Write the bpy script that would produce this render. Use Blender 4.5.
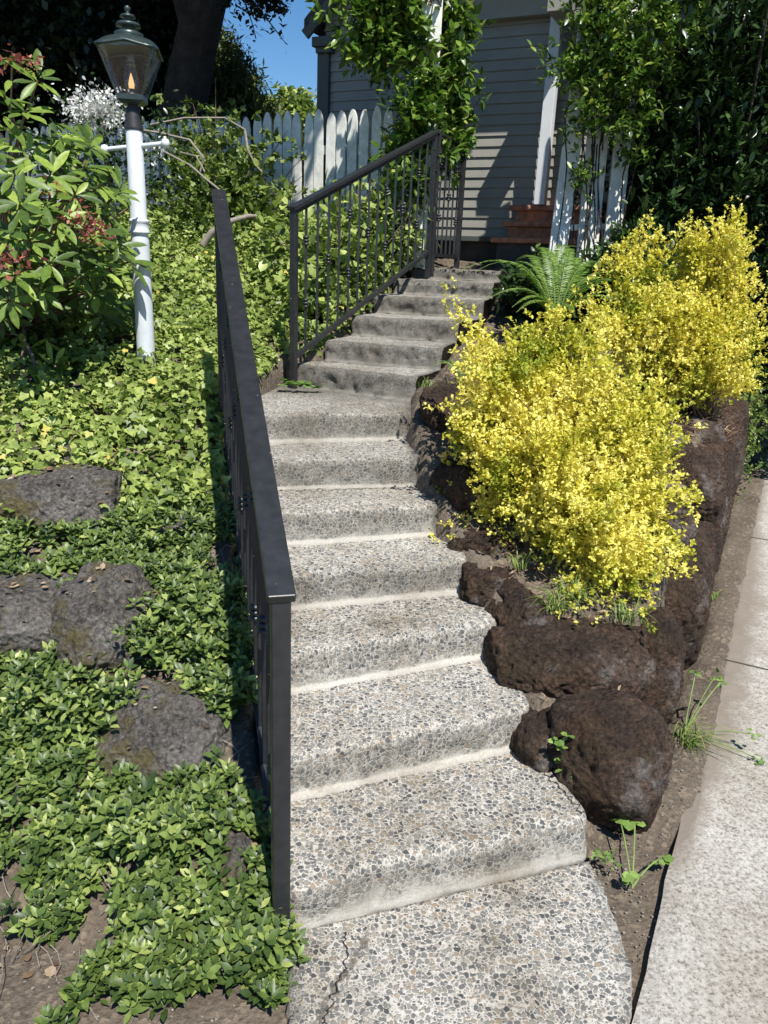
import bpy, bmesh, math, random
import numpy as np
from mathutils import Matrix, Vector, noise as mn
for o in list(bpy.data.objects): bpy.data.objects.remove(o)
C = bpy.context.scene
rng = np.random.default_rng(7); random.seed(7)
R = math.radians
# ------------------------------------------------------------------ camera, light, exposure
FPX = 770.; EYE = 1.6
_d = np.array([285-384., 2900-512., FPX]); _d /= np.linalg.norm(_d)
_f = np.array([0, 0, 1.]); _y = _f-_d*_d.dot(_f); _y /= np.linalg.norm(_y)
_x = np.cross(_y, -_d); _x = -_x if _x[0] < 0 else _x
M = np.array([_x, _y, -_d])
cam = bpy.data.cameras.new('camera'); cam.sensor_fit = 'VERTICAL'; cam.sensor_height = 24; cam.sensor_width = 18
cam.lens = FPX/1024*24; cam.clip_start = .05; cam.clip_end = 2000
co = bpy.data.objects.new('camera', cam); C.collection.objects.link(co); C.camera = co
mw = Matrix.Identity(4)
for i in range(3):
    mw[i][0] = M[i, 0]; mw[i][1] = -M[i, 1]; mw[i][2] = -M[i, 2]
mw[2][3] = EYE
co.matrix_world = mw
SUN_EL = R(57); SUN_AZ = R(202-180)      # shadows fall away from the camera and a little to the left
sdir = np.array([math.sin(SUN_AZ)*math.cos(SUN_EL), -math.cos(SUN_AZ)*math.cos(SUN_EL), math.sin(SUN_EL)])  # towards the sun
w = bpy.data.worlds.new('World'); C.world = w; w.use_nodes = True
nt = w.node_tree; bg = nt.nodes['Background']
sky = nt.nodes.new('ShaderNodeTexSky'); sky.sky_type = 'NISHITA'; sky.sun_disc = False
sky.sun_elevation = SUN_EL; sky.sun_rotation = math.pi - SUN_AZ; sky.altitude = 100; sky.air_density = 1.0; sky.dust_density = .0; sky.ozone_density = 4.
hs_ = nt.nodes.new('ShaderNodeHueSaturation'); hs_.inputs['Saturation'].default_value = 1.22; nt.links.new(sky.outputs[0], hs_.inputs['Color']); nt.links.new(hs_.outputs[0], bg.inputs[0]); bg.inputs[1].default_value = .09
sl = bpy.data.lights.new('sun', 'SUN'); sl.energy = 4.9; sl.angle = R(.5); sl.color = (1, .965, .9)
so = bpy.data.objects.new('sun', sl); C.collection.objects.link(so); so.location = (0, 0, 20)
so.rotation_euler = Vector(sdir).to_track_quat('Z', 'Y').to_euler()
C.view_settings.view_transform = 'Standard'; C.view_settings.look = 'None'; C.view_settings.exposure = .5; C.view_settings.gamma = 1
C.render.engine = 'CYCLES'
# ------------------------------------------------------------------ helpers
def ray(px, py): return M@np.array([(px-384.)/FPX, (py-512.)/FPX, 1.])
def atz(px, py, z):
    r = ray(px, py); return r*((z-EYE)/r[2])+np.array([0, 0, EYE])
def aty(px, py, Y):
    r = ray(px, py); return r*(Y/r[1])+np.array([0, 0, EYE])
def tag(o, label=None, cat=None, group=None, kind=None):
    if label: o['label'] = label
    if cat: o['category'] = cat
    if group: o['group'] = group
    if kind: o['kind'] = kind
    return o
def empty(name, loc, label, cat, group=None):
    o = bpy.data.objects.new(name, None); C.collection.objects.link(o); o.location = loc
    return tag(o, label, cat, group)
def mesh(name, V, F, mats, parent=None, smooth=False, mi=None, attrs=None):
    me = bpy.data.meshes.new(name); me.from_pydata([tuple(v) for v in V], [], [tuple(f) for f in F])
    for m in (mats if isinstance(mats, (list, tuple)) else [mats]): me.materials.append(m)
    if mi is not None: me.polygons.foreach_set('material_index', mi)
    if smooth: me.polygons.foreach_set('use_smooth', [True]*len(me.polygons))
    if attrs:
        for k, a in attrs.items():
            at = me.attributes.new(k, 'FLOAT', 'POINT'); at.data.foreach_set('value', np.asarray(a, dtype=np.float32))
    me.update()
    o = bpy.data.objects.new(name, me); C.collection.objects.link(o)
    if parent:
        o.parent = parent
        pw = Vector((0, 0, 0)); p = parent
        while p: pw += p.location; p = p.parent
        o.location = -pw
    return o
class MB:
    def __init__(s): s.V = []; s.F = []; s.K = []
    def add(s, V, F):
        n = len(s.V); s.V += [tuple(v) for v in V]; s.F += [tuple(i+n for i in f) for f in F]
    def box(s, c, sx, sy, sz, ax=None):
        """box centred at c, half extents along the axes ax (3 unit vectors)"""
        c = np.array(c, float); ax = np.eye(3) if ax is None else np.array(ax, float)
        V = [c+ax[0]*sx*a+ax[1]*sy*b+ax[2]*sz*d for a in (-1, 1) for b in (-1, 1) for d in (-1, 1)]
        s.add(V, [(0, 1, 3, 2), (4, 6, 7, 5), (0, 4, 5, 1), (2, 3, 7, 6), (0, 2, 6, 4), (1, 5, 7, 3)])
    def beam(s, a, b, wx, hz, up=(0, 0, 1)):
        a = np.array(a, float); b = np.array(b, float); d = b-a; L = np.linalg.norm(d); d /= L
        side = np.cross(d, up); n = np.linalg.norm(side)
        side = side/n if n > 1e-4 else np.array([1., 0, 0]); u = np.cross(side, d)
        s.box((a+b)/2, L/2, wx/2, hz/2, [d, side, u])
    def tube(s, pts, r, n=6, cap=True):
        pts = np.array(pts, float); r = np.ones(len(pts))*r if np.isscalar(r) else np.array(r)
        T = np.gradient(pts, axis=0); T /= np.linalg.norm(T, axis=1)[:, None]+1e-9
        ref = np.array([0, 0, 1.]) if abs(T[0][2]) < .9 else np.array([1., 0, 0])
        V = []
        for p, t, q in zip(pts, T, r):
            a = np.cross(t, ref); a /= np.linalg.norm(a)+1e-9; b = np.cross(t, a)
            for k in range(n): V.append(p+q*(a*math.cos(k*2*math.pi/n)+b*math.sin(k*2*math.pi/n)))
        F = [(i*n+k, i*n+(k+1) % n, (i+1)*n+(k+1) % n, (i+1)*n+k) for i in range(len(pts)-1) for k in range(n)]
        s.add(V, F)
        if cap: s.add(V[:n], [tuple(range(n))[::-1]]); s.add(V[-n:], [tuple(range(n))])
    def lathe(s, c, prof, n=20, rot=0, sq=None):
        """prof list of (r,z); sq: n sided"""
        m = sq or n; V = []
        for r, z in prof:
            for k in range(m):
                a = rot+k*2*math.pi/m; V.append((c[0]+r*math.cos(a), c[1]+r*math.sin(a), c[2]+z))
        F = [(i*m+k, i*m+(k+1) % m, (i+1)*m+(k+1) % m, (i+1)*m+k) for i in range(len(prof)-1) for k in range(m)]
        s.add(V, F); s.add(V[:m], [tuple(range(m))[::-1]]); s.add(V[-m:], [tuple(range(m))])
    def build(s, name, mats, parent=None, smooth=False, bevel=0):
        o = mesh(name, s.V, s.F, mats, parent, smooth)
        if bevel:
            b = o.modifiers.new('bevel', 'BEVEL'); b.width = bevel; b.segments = 2; b.limit_method = 'ANGLE'
        return o
def fbm(p, o=4, s=1.0):
    return mn.fractal(Vector(p)*s, .55, 2.1, o, noise_basis='PERLIN_ORIGINAL')
# ------------------------------------------------------------------ materials
def newmat(name):
    m = bpy.data.materials.new(name); m.use_nodes = True
    n = m.node_tree.nodes; l = m.node_tree.links; b = n['Principled BSDF']
    return m, n, l, b
def N(n, t, **kw):
    x = n.new('ShaderNode'+t)
    for k, v in kw.items():
        if k in ('operation', 'blend_type', 'data_type', 'feature', 'attribute_name', 'wave_type', 'bands_direction', 'distance', 'noise_dimensions'): setattr(x, k, v)
        else: x.inputs[k.replace('_', ' ')].default_value = v
    return x
def ramp(n, stops, interp='LINEAR'):
    r = n.new('ShaderNodeValToRGB'); r.color_ramp.interpolation = interp; e = r.color_ramp.elements
    while len(e) < len(stops): e.new(.5)
    for q, (p, c) in zip(e, stops):
        q.position = p; q.color = (*c, 1) if len(c) == 3 else c
    return r
def mixc(n, l, fac, a, b, blend='MIX'):
    x = n.new('ShaderNodeMix'); x.data_type = 'RGBA'; x.blend_type = blend
    for s, v in ((0, fac), (6, a), (7, b)):
        if hasattr(v, 'links') or hasattr(v, 'is_linked'): l.new(v, x.inputs[s])
        else: x.inputs[s].default_value = v if s == 0 else ((*v, 1) if len(v) == 3 else v)
    return x.outputs[2]
def math_(n, l, op, a, b=None):
    x = n.new('ShaderNodeMath'); x.operation = op
    for i, v in enumerate((a, b)):
        if v is None: continue
        if hasattr(v, 'is_linked'): l.new(v, x.inputs[i])
        else: x.inputs[i].default_value = v
    return x.outputs[0]
def bump(n, l, b, h, s=.3, d=.01):
    x = n.new('ShaderNodeBump'); x.inputs['Strength'].default_value = s; x.inputs['Distance'].default_value = d
    l.new(h, x.inputs['Height']); l.new(x.outputs[0], b.inputs['Normal']); return x
def simple(name, col, rough=.6, var=.25, scale=12, metal=0, bs=.15, bd=.003, spec=.5):
    m, n, l, b = newmat(name); tc = n.new('ShaderNodeTexCoord')
    t = N(n, 'TexNoise', Scale=scale, Detail=6, Roughness=.6); l.new(tc.outputs['Object'], t.inputs['Vector'])
    c = np.array(col); r = ramp(n, [(.3, tuple(c*(1-var))), (.7, tuple(np.minimum(c*(1+var), .9)))]); l.new(t.outputs[0], r.inputs[0])
    l.new(r.outputs[0], b.inputs['Base Color']); b.inputs['Roughness'].default_value = rough; b.inputs['Metallic'].default_value = metal
    b.inputs['Specular IOR Level'].default_value = spec
    t2 = N(n, 'TexNoise', Scale=scale*8, Detail=4); l.new(tc.outputs['Object'], t2.inputs['Vector'])
    bump(n, l, b, t2.outputs[0], bs, bd); return m
def leafmat(name, stops, rough=.38, trans=.3, tcol=(.25, .4, .05), spec=.5, patch=None):
    m, n, l, b = newmat(name); a = N(n, 'Attribute', attribute_name='rnd')
    r = ramp(n, stops); l.new(a.outputs['Fac'], r.inputs[0]); col = r.outputs[0]
    tc = n.new('ShaderNodeTexCoord'); t = N(n, 'TexNoise', Scale=60., Detail=2); l.new(tc.outputs['Object'], t.inputs['Vector'])
    col = mixc(n, l, .5, col, t.outputs[0], 'OVERLAY')
    l.new(col, b.inputs['Base Color']); b.inputs['Roughness'].default_value = rough; b.inputs['Specular IOR Level'].default_value = spec
    tr = n.new('ShaderNodeBsdfTranslucent'); c2 = mixc(n, l, 1., col, tuple(x*2.2 for x in tcol), 'MULTIPLY')
    c3 = mixc(n, l, .5, col, c2); l.new(c3, tr.inputs[0])
    ms = n.new('ShaderNodeMixShader'); ms.inputs[0].default_value = trans
    out = n['Material Output']; l.new(b.outputs[0], ms.inputs[1]); l.new(tr.outputs[0], ms.inputs[2]); l.new(ms.outputs[0], out.inputs[0])
    return m

def pebble_mat(name, cell=70., base=(.50, .475, .43), dirt=.0, use_attr=True):
    m, n, l, b = newmat(name); tc = n.new('ShaderNodeTexCoord'); co_ = tc.outputs['Object']
    wv = N(n, 'TexNoise', Scale=30., Detail=2); l.new(co_, wv.inputs['Vector'])
    ad = n.new('ShaderNodeVectorMath'); ad.operation = 'SCALE'; ad.inputs['Scale'].default_value = .012; l.new(wv.outputs['Color'], ad.inputs[0])
    ad2 = n.new('ShaderNodeVectorMath'); l.new(co_, ad2.inputs[0]); l.new(ad.outputs[0], ad2.inputs[1])
    outs = []
    def layer(scale, thr0, thr1):
        e = N(n, 'TexVoronoi', feature='DISTANCE_TO_EDGE', Scale=scale); l.new(ad2.outputs[0], e.inputs['Vector'])
        c = N(n, 'TexVoronoi', feature='F1', Scale=scale); l.new(ad2.outputs[0], c.inputs['Vector'])
        sp = n.new('ShaderNodeSeparateColor'); l.new(c.outputs['Color'], sp.inputs[0])
        th = math_(n, l, 'MULTIPLY_ADD', sp.outputs[1], thr1); th.node.inputs[2].default_value = thr0
        rr_ = math_(n, l, 'SUBTRACT', math_(n, l, 'MULTIPLY_ADD', sp.outputs[2], .22), c.outputs['Distance']); rr_.node.inputs[2].default_value = .40
        df = math_(n, l, 'SMOOTH_MIN', math_(n, l, 'SUBTRACT', e.outputs['Distance'], th), rr_); df.node.inputs[2].default_value = .06
        mk = n.new('ShaderNodeMapRange'); mk.inputs['From Min'].default_value = 0; mk.inputs['From Max'].default_value = .05; l.new(df, mk.inputs[0])
        r = ramp(n, [(0, (.07, .072, .075)), (.2, (.12, .122, .125)), (.4, (.18, .178, .172)), (.58, (.25, .235, .21)), (.7, (.29, .225, .155)), (.8, (.34, .32, .29)), (.92, (.17, .178, .16)), (1., (.46, .43, .39))])
        l.new(sp.outputs[0], r.inputs[0])
        # not every cell holds a pebble
        pr = math_(n, l, 'LESS_THAN', sp.outputs[2], .95); mk2 = math_(n, l, 'MULTIPLY', mk.outputs[0], pr)
        return mk2, r.outputs[0]
    k1, c1 = layer(cell, .02, .11); k2, c2 = layer(cell*1.9, .04, .12)
    big = N(n, 'TexNoise', Scale=2.2, Detail=5, Roughness=.65); l.new(co_, big.inputs['Vector'])
    fine = N(n, 'TexNoise', Scale=160., Detail=4, Roughness=.7); l.new(co_, fine.inputs['Vector'])
    mr = ramp(n, [(.25, tuple(np.array(base)*.72)), (.75, tuple(np.minimum(np.array(base)*1.22, .8)))]); l.new(fine.outputs[0], mr.inputs[0])
    amount = 1.
    if use_attr:
        at = N(n, 'Attribute', attribute_name='peb'); ps = at.outputs['Fac']
        nz = N(n, 'TexNoise', Scale=14., Detail=4); l.new(co_, nz.inputs['Vector'])
        # pebbles thin out where the surface is trowelled smooth
        g = math_(n, l, 'ADD', ps, math_(n, l, 'MULTIPLY', math_(n, l, 'SUBTRACT', nz.outputs[0], .5), .9))
        gm = n.new('ShaderNodeMapRange'); gm.inputs['From Min'].default_value = .25; gm.inputs['From Max'].default_value = .6; l.new(g, gm.inputs[0]); amount = gm.outputs[0]
    pale = n.new('ShaderNodeMapRange'); pale.inputs['From Min'].default_value = .0; pale.inputs['From Max'].default_value = .15; pale.inputs['To Min'].default_value = .84; pale.inputs['To Max'].default_value = 1.
    if use_attr: l.new(ps, pale.inputs[0])
    f2 = math_(n, l, 'MULTIPLY', k2, math_(n, l, 'MULTIPLY', amount, .9)); f1 = math_(n, l, 'MULTIPLY', k1, amount)
    mrs = n.new('ShaderNodeVectorMath'); mrs.operation = 'SCALE'; l.new(mr.outputs[0], mrs.inputs[0]); l.new(pale.outputs[0], mrs.inputs['Scale'])
    col = mixc(n, l, f2, mrs.outputs[0], c2); col = mixc(n, l, f1, col, c1)
    st = ramp(n, [(.36, (.55, .49, .41)), (.47, (.86, .83, .78)), (.6, (1.06, 1.05, 1.03))]); l.new(big.outputs[0], st.inputs[0])
    col = mixc(n, l, .8, col, st.outputs[0], 'MULTIPLY')
    if dirt:
        da = N(n, 'Attribute', attribute_name='dirt')
        dn = N(n, 'TexNoise', Scale=18., Detail=6, Roughness=.7); l.new(co_, dn.inputs['Vector'])
        dd = math_(n, l, 'MULTIPLY', da.outputs['Fac'], math_(n, l, 'MULTIPLY_ADD', dn.outputs[0], 1.6)); dd.node.inputs[1].is_linked
        mm = n.new('ShaderNodeMapRange'); mm.inputs['From Min'].default_value = .1; mm.inputs['From Max'].default_value = .8; l.new(dd, mm.inputs[0])
        col = mixc(n, l, mm.outputs[0], col, mixc(n, l, .75, col, (.085, .078, .066)))
    l.new(col, b.inputs['Base Color']); b.inputs['Roughness'].default_value = .85; b.inputs['Specular IOR Level'].default_value = .3
    h = math_(n, l, 'ADD', math_(n, l, 'ADD', f1, math_(n, l, 'MULTIPLY', f2, .5)), math_(n, l, 'MULTIPLY', fine.outputs[0], .7))
    bump(n, l, b, h, .55, .004); return m

MAT = {}
MAT['peb'] = pebble_mat('exposed_aggregate', dirt=1)
MAT['iron'] = simple('black_painted_iron', (.022, .023, .025), .38, .3, 25, 0, .12, .001, .5)
def specks(m, amt=.035, sc=38., col=(.22, .2, .17)):
    n = m.node_tree.nodes; l = m.node_tree.links; b = n['Principled BSDF']; src = b.inputs['Base Color'].links[0].from_socket
    tc = n.new('ShaderNodeTexCoord'); v = N(n, 'TexVoronoi', feature='F1', Scale=sc); l.new(tc.outputs['Object'], v.inputs['Vector']); sp = n.new('ShaderNodeSeparateColor'); l.new(v.outputs['Color'], sp.inputs[0])
    a = math_(n, l, 'LESS_THAN', v.outputs['Distance'], math_(n, l, 'MULTIPLY', sp.outputs[0], .13)); k = math_(n, l, 'MULTIPLY', a, math_(n, l, 'GREATER_THAN', sp.outputs[1], .6))
    l.new(mixc(n, l, k, src, col), b.inputs['Base Color'])
specks(MAT['iron'])
MAT['white'] = simple('white_painted_metal', (.62, .65, .68), .45, .07, 18)
MAT['fence'] = simple('weathered_white_wood', (.76, .75, .68), .7, .22, 14)
MAT['verd'] = simple('verdigris_lamp_metal', (.04, .058, .055), .33, .3, 30, .3)
MAT['neck'] = simple('dull_dark_metal', (.035, .035, .037), .5, .3, 30, .3)
MAT['siding'] = simple('grey_siding_paint', (.27, .262, .23), .6, .08, 6)
MAT['trim'] = simple('white_trim_paint', (.66, .68, .7), .5, .06, 9)
MAT['darktrim'] = simple('dark_trim_paint', (.07, .078, .072), .6, .08, 9)
MAT['roof'] = simple('dark_roof_shingle', (.05, .05, .052), .85, .35, 30)
MAT['found'] = simple('dark_foundation', (.06, .058, .055), .9, .3, 10)
MAT['bark'] = simple('dark_bark', (.045, .036, .028), .95, .5, 9, 0, .9, .03)
MAT['twig'] = simple('brown_twig', (.15, .10, .065), .85, .35, 40)
MAT['paletwig'] = simple('pale_dry_twig', (.24, .205, .165), .8, .25, 40)
MAT['greenstem'] = simple('green_stem', (.2, .28, .08), .6, .2, 30)
MAT['deadleaf'] = leafmat('dry_leaf', [(0, (.08, .045, .028)), (.5, (.22, .14, .08)), (1, (.46, .35, .23))], .7, .15, (.5, .3, .1))

def rockmat(name, cols, mossy=0., lichen=.15):
    m, n, l, b = newmat(name); tc = n.new('ShaderNodeTexCoord'); g = n.new('ShaderNodeNewGeometry')
    t = N(n, 'TexNoise', Scale=5., Detail=9, Roughness=.7); l.new(tc.outputs['Object'], t.inputs['Vector'])
    r = ramp(n, cols); l.new(t.outputs[0], r.inputs[0]); col = r.outputs[0]
    p = N(n, 'TexNoise', Scale=70., Detail=6, Roughness=.75); l.new(tc.outputs['Object'], p.inputs['Vector'])
    pr = ramp(n, [(.36, (.25, .24, .23)), (.5, (.9, .9, .9)), (.64, (1.75, 1.7, 1.65))]); l.new(p.outputs[0], pr.inputs[0])
    col = mixc(n, l, .9, col, pr.outputs[0], 'MULTIPLY')
    if lichen:
        q = N(n, 'TexNoise', Scale=3.1, Detail=8, Roughness=.75); l.new(tc.outputs['Object'], q.inputs['Vector'])
        qr = ramp(n, [(.56, (0, 0, 0)), (.68, (1, 1, 1))]); l.new(q.outputs[0], qr.inputs[0])
        col = mixc(n, l, math_(n, l, 'MULTIPLY', qr.outputs[0], lichen), col, (.36, .35, .33))
    if 'lava' in name:
        q = N(n, 'TexNoise', Scale=6.5, Detail=6, Roughness=.65); ad = n.new('ShaderNodeVectorMath'); ad.inputs[1].default_value = (13, 2, 5)
        l.new(tc.outputs['Object'], ad.inputs[0]); l.new(ad.outputs[0], q.inputs['Vector'])
        qr = ramp(n, [(.45, (0, 0, 0)), (.62, (1, 1, 1))]); l.new(q.outputs[0], qr.inputs[0])
        col = mixc(n, l, math_(n, l, 'MULTIPLY', qr.outputs[0], .25), col, mixc(n, l, 1., pr.outputs[0], (.13, .06, .035), 'MULTIPLY'))
    if mossy:
        q = N(n, 'TexNoise', Scale=4.3, Detail=7, Roughness=.7); ad = n.new('ShaderNodeVectorMath'); ad.inputs[1].default_value = (3, 7, 1)
        l.new(tc.outputs['Object'], ad.inputs[0]); l.new(ad.outputs[0], q.inputs['Vector'])
        qr = ramp(n, [(.5, (0, 0, 0)), (.6, (1, 1, 1))]); l.new(q.outputs[0], qr.inputs[0])
        col = mixc(n, l, math_(n, l, 'MULTIPLY', qr.outputs[0], mossy), col, (.13, .105, .03))
    l.new(col, b.inputs['Base Color']); b.inputs['Roughness'].default_value = .92; b.inputs['Specular IOR Level'].default_value = .25
    v = N(n, 'TexVoronoi', feature='F1', Scale=55.); l.new(tc.outputs['Object'], v.inputs['Vector'])
    h = math_(n, l, 'ADD', math_(n, l, 'MULTIPLY', v.outputs['Distance'], .7), p.outputs[0])
    bump(n, l, b, h, 1., .022); return m
MAT['lava'] = rockmat('dark_lava_rock', [(.3, (.025, .018, .014)), (.48, (.055, .037, .028)), (.6, (.095, .064, .047)), (.75, (.16, .125, .10))], .12, .6)
MAT['grey_rock'] = rockmat('grey_basalt', [(.3, (.07, .062, .055)), (.5, (.15, .135, .12)), (.75, (.24, .22, .20))], .75, .35)

def soil_mat():
    m, n, l, b = newmat('soil_and_litter'); tc = n.new('ShaderNodeTexCoord')
    t = N(n, 'TexNoise', Scale=3., Detail=8, Roughness=.7); l.new(tc.outputs['Object'], t.inputs['Vector'])
    r = ramp(n, [(.3, (.085, .066, .05)), (.55, (.155, .125, .095)), (.75, (.22, .18, .14))]); l.new(t.outputs[0], r.inputs[0])
    v = N(n, 'TexVoronoi', feature='F1', Scale=70.); l.new(tc.outputs['Object'], v.inputs['Vector'])
    sp = n.new('ShaderNodeSeparateColor'); l.new(v.outputs['Color'], sp.inputs[0])
    k = ramp(n, [(.82, (0, 0, 0)), (.9, (1, 1, 1))]); l.new(sp.outputs[0], k.inputs[0])
    f = N(n, 'TexNoise', Scale=90., Detail=5, Roughness=.7); l.new(tc.outputs['Object'], f.inputs['Vector'])
    fr = ramp(n, [(.3, (.5, .5, .5)), (.7, (1.35, 1.35, 1.35))]); l.new(f.outputs[0], fr.inputs[0])
    col = mixc(n, l, .9, r.outputs[0], fr.outputs[0], 'MULTIPLY')
    col = mixc(n, l, math_(n, l, 'MULTIPLY', k.outputs[0], .5), col, (.28, .22, .16))
    l.new(col, b.inputs['Base Color']); b.inputs['Roughness'].default_value = .95; b.inputs['Specular IOR Level'].default_value = .2
    bump(n, l, b, math_(n, l, 'ADD', f.outputs[0], math_(n, l, 'MULTIPLY', v.outputs['Distance'], .5)), .8, .012); return m
MAT['soil'] = soil_mat()

def walk_mat():
    m, n, l, b = newmat('sandy_concrete'); tc = n.new('ShaderNodeTexCoord'); co_ = tc.outputs['Object']
    t = N(n, 'TexNoise', Scale=75., Detail=6, Roughness=.8); l.new(co_, t.inputs['Vector'])
    r = ramp(n, [(.32, (.12, .11, .10)), (.43, (.33, .31, .28)), (.58, (.52, .495, .45))]); l.new(t.outputs[0], r.inputs[0])
    v = N(n, 'TexVoronoi', feature='F1', Scale=190.); l.new(co_, v.inputs['Vector']); sp = n.new('ShaderNodeSeparateColor'); l.new(v.outputs['Color'], sp.inputs[0])
    k = ramp(n, [(.8, (1, 1, 1)), (.9, (.55, .5, .45))]); l.new(sp.outputs[0], k.inputs[0])
    col = mixc(n, l, .8, r.outputs[0], k.outputs[0], 'MULTIPLY')
    g = N(n, 'TexNoise', Scale=2.5, Detail=6, Roughness=.65); l.new(co_, g.inputs['Vector'])
    gr = ramp(n, [(.35, (.72, .68, .62)), (.6, (1, 1, 1))]); l.new(g.outputs[0], gr.inputs[0])
    col = mixc(n, l, .8, col, gr.outputs[0], 'MULTIPLY')
    # dried mud washed from under the wall onto the edge
    a = N(n, 'Attribute', attribute_name='mud'); q = N(n, 'TexNoise', Scale=7., Detail=7, Roughness=.7); l.new(co_, q.inputs['Vector'])
    s = math_(n, l, 'ADD', a.outputs['Fac'], math_(n, l, 'MULTIPLY', math_(n, l, 'SUBTRACT', q.outputs[0], .5), 1.3))
    mm = n.new('ShaderNodeMapRange'); mm.inputs['From Min'].default_value = .3; mm.inputs['From Max'].default_value = .75; l.new(s, mm.inputs[0])
    col = mixc(n, l, math_(n, l, 'MULTIPLY', mm.outputs[0], .93), col, mixc(n, l, q.outputs[0], (.13, .105, .08), (.30, .255, .21)))
    l.new(col, b.inputs['Base Color']); b.inputs['Roughness'].default_value = .9; b.inputs['Specular IOR Level'].default_value = .25
    bump(n, l, b, t.outputs[0], .6, .004); return m
MAT['walk'] = walk_mat()
def brick_mat():
    m, n, l, b = newmat('red_brick'); tc = n.new('ShaderNodeTexCoord')
    mp = n.new('ShaderNodeMapping'); mp.inputs['Rotation'].default_value = (0, 0, R(27)); l.new(tc.outputs['Object'], mp.inputs[0])
    w_ = N(n, 'TexWave', wave_type='BANDS', bands_direction='X', Scale=4.6, Distortion=.3); l.new(mp.outputs[0], w_.inputs[0])
    t = N(n, 'TexNoise', Scale=22., Detail=5); l.new(tc.outputs['Object'], t.inputs['Vector'])
    r = ramp(n, [(.3, (.30, .11, .06)), (.7, (.55, .25, .15))]); l.new(t.outputs[0], r.inputs[0])
    k = ramp(n, [(0, (1, 1, 1)), (.1, (0, 0, 0))]); l.new(w_.outputs[1], k.inputs[0])
    col = mixc(n, l, math_(n, l, 'MULTIPLY', k.outputs[0], .18), r.outputs[0], (.3, .24, .2)); l.new(col, b.inputs['Base Color'])
    b.inputs['Roughness'].default_value = .85; bump(n, l, b, t.outputs[0], .3, .004); return m
MAT['brick'] = brick_mat()
m, n, l, b = newmat('clear_lamp_glass'); b.inputs['Base Color'].default_value = (.85, .9, .88, 1); b.inputs['Roughness'].default_value = .04
tr = n.new('ShaderNodeBsdfTransparent'); ms = n.new('ShaderNodeMixShader'); ms.inputs[0].default_value = .07
gl = n.new('ShaderNodeBsdfGlossy'); gl.inputs['Roughness'].default_value = .06
l.new(tr.outputs[0], ms.inputs[1]); l.new(gl.outputs[0], ms.inputs[2]); l.new(ms.outputs[0], n['Material Output'].inputs[0]); MAT['glass'] = m
m, n, l, b = newmat('amber_flame'); b.inputs['Base Color'].default_value = (.9, .4, .1, 1); b.inputs['Emission Color'].default_value = (1, .6, .25, 1); b.inputs['Emission Strength'].default_value = .8; MAT['flame'] = m
# leaves
MAT['ivy'] = leafmat('ivy_leaf', [(0, (.07, .11, .02)), (.4, (.21, .28, .06)), (.75, (.38, .45, .12)), (.95, (.50, .55, .17)), (1, (.60, .50, .12))], .42, .3, spec=.4)
MAT['vinca'] = leafmat('periwinkle_leaf', [(0, (.035, .065, .018)), (.45, (.11, .165, .038)), (.85, (.21, .28, .065)), (1, (.38, .43, .13))], .42, .26, spec=.4)
MAT['rhodo'] = leafmat('rhododendron_leaf', [(0, (.045, .085, .018)), (.5, (.12, .19, .03)), (.85, (.22, .31, .05)), (1, (.33, .42, .08))], .42, .25, spec=.4)
MAT['gold'] = leafmat('golden_barberry_leaf', [(0, (.26, .32, .03)), (.25, (.52, .51, .06)), (.65, (.76, .70, .14)), (1, (.84, .79, .24))], .5, .34, (.6, .55, .06), .35)
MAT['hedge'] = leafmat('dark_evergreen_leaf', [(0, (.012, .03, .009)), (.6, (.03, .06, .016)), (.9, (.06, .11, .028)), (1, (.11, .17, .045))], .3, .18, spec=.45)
MAT['vine'] = leafmat('climbing_vine_leaf', [(0, (.04, .09, .015)), (.5, (.11, .2, .03)), (.85, (.24, .34, .06)), (.97, (.42, .45, .1)), (1, (.45, .2, .1))], .35, .35)
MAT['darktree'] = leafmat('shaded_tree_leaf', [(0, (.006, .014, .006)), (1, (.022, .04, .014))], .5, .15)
MAT['conifer'] = leafmat('conifer_spray', [(0, (.05, .08, .02)), (.6, (.11, .15, .045)), (1, (.2, .23, .07))], .6, .2)
MAT['fern'] = leafmat('fern_leaf', [(0, (.1, .19, .03)), (1, (.25, .38, .07))], .45, .35)
MAT['grass'] = leafmat('grass_blade', [(0, (.1, .17, .03)), (.7, (.25, .36, .07)), (1, (.45, .4, .18))], .5, .3)
MAT['clover'] = leafmat('weed_leaf', [(0, (.12, .22, .05)), (1, (.28, .4, .1))], .45, .3)
MAT['bloomred'] = leafmat('faded_red_bloom', [(0, (.12, .03, .03)), (.5, (.35, .09, .08)), (1, (.5, .2, .12))], .5, .25, (.6, .2, .1))
MAT['bloomwhite'] = leafmat('white_petal', [(0, (.6, .6, .55)), (1, (.82, .82, .8))], .5, .3, (.45, .45, .45))

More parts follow.
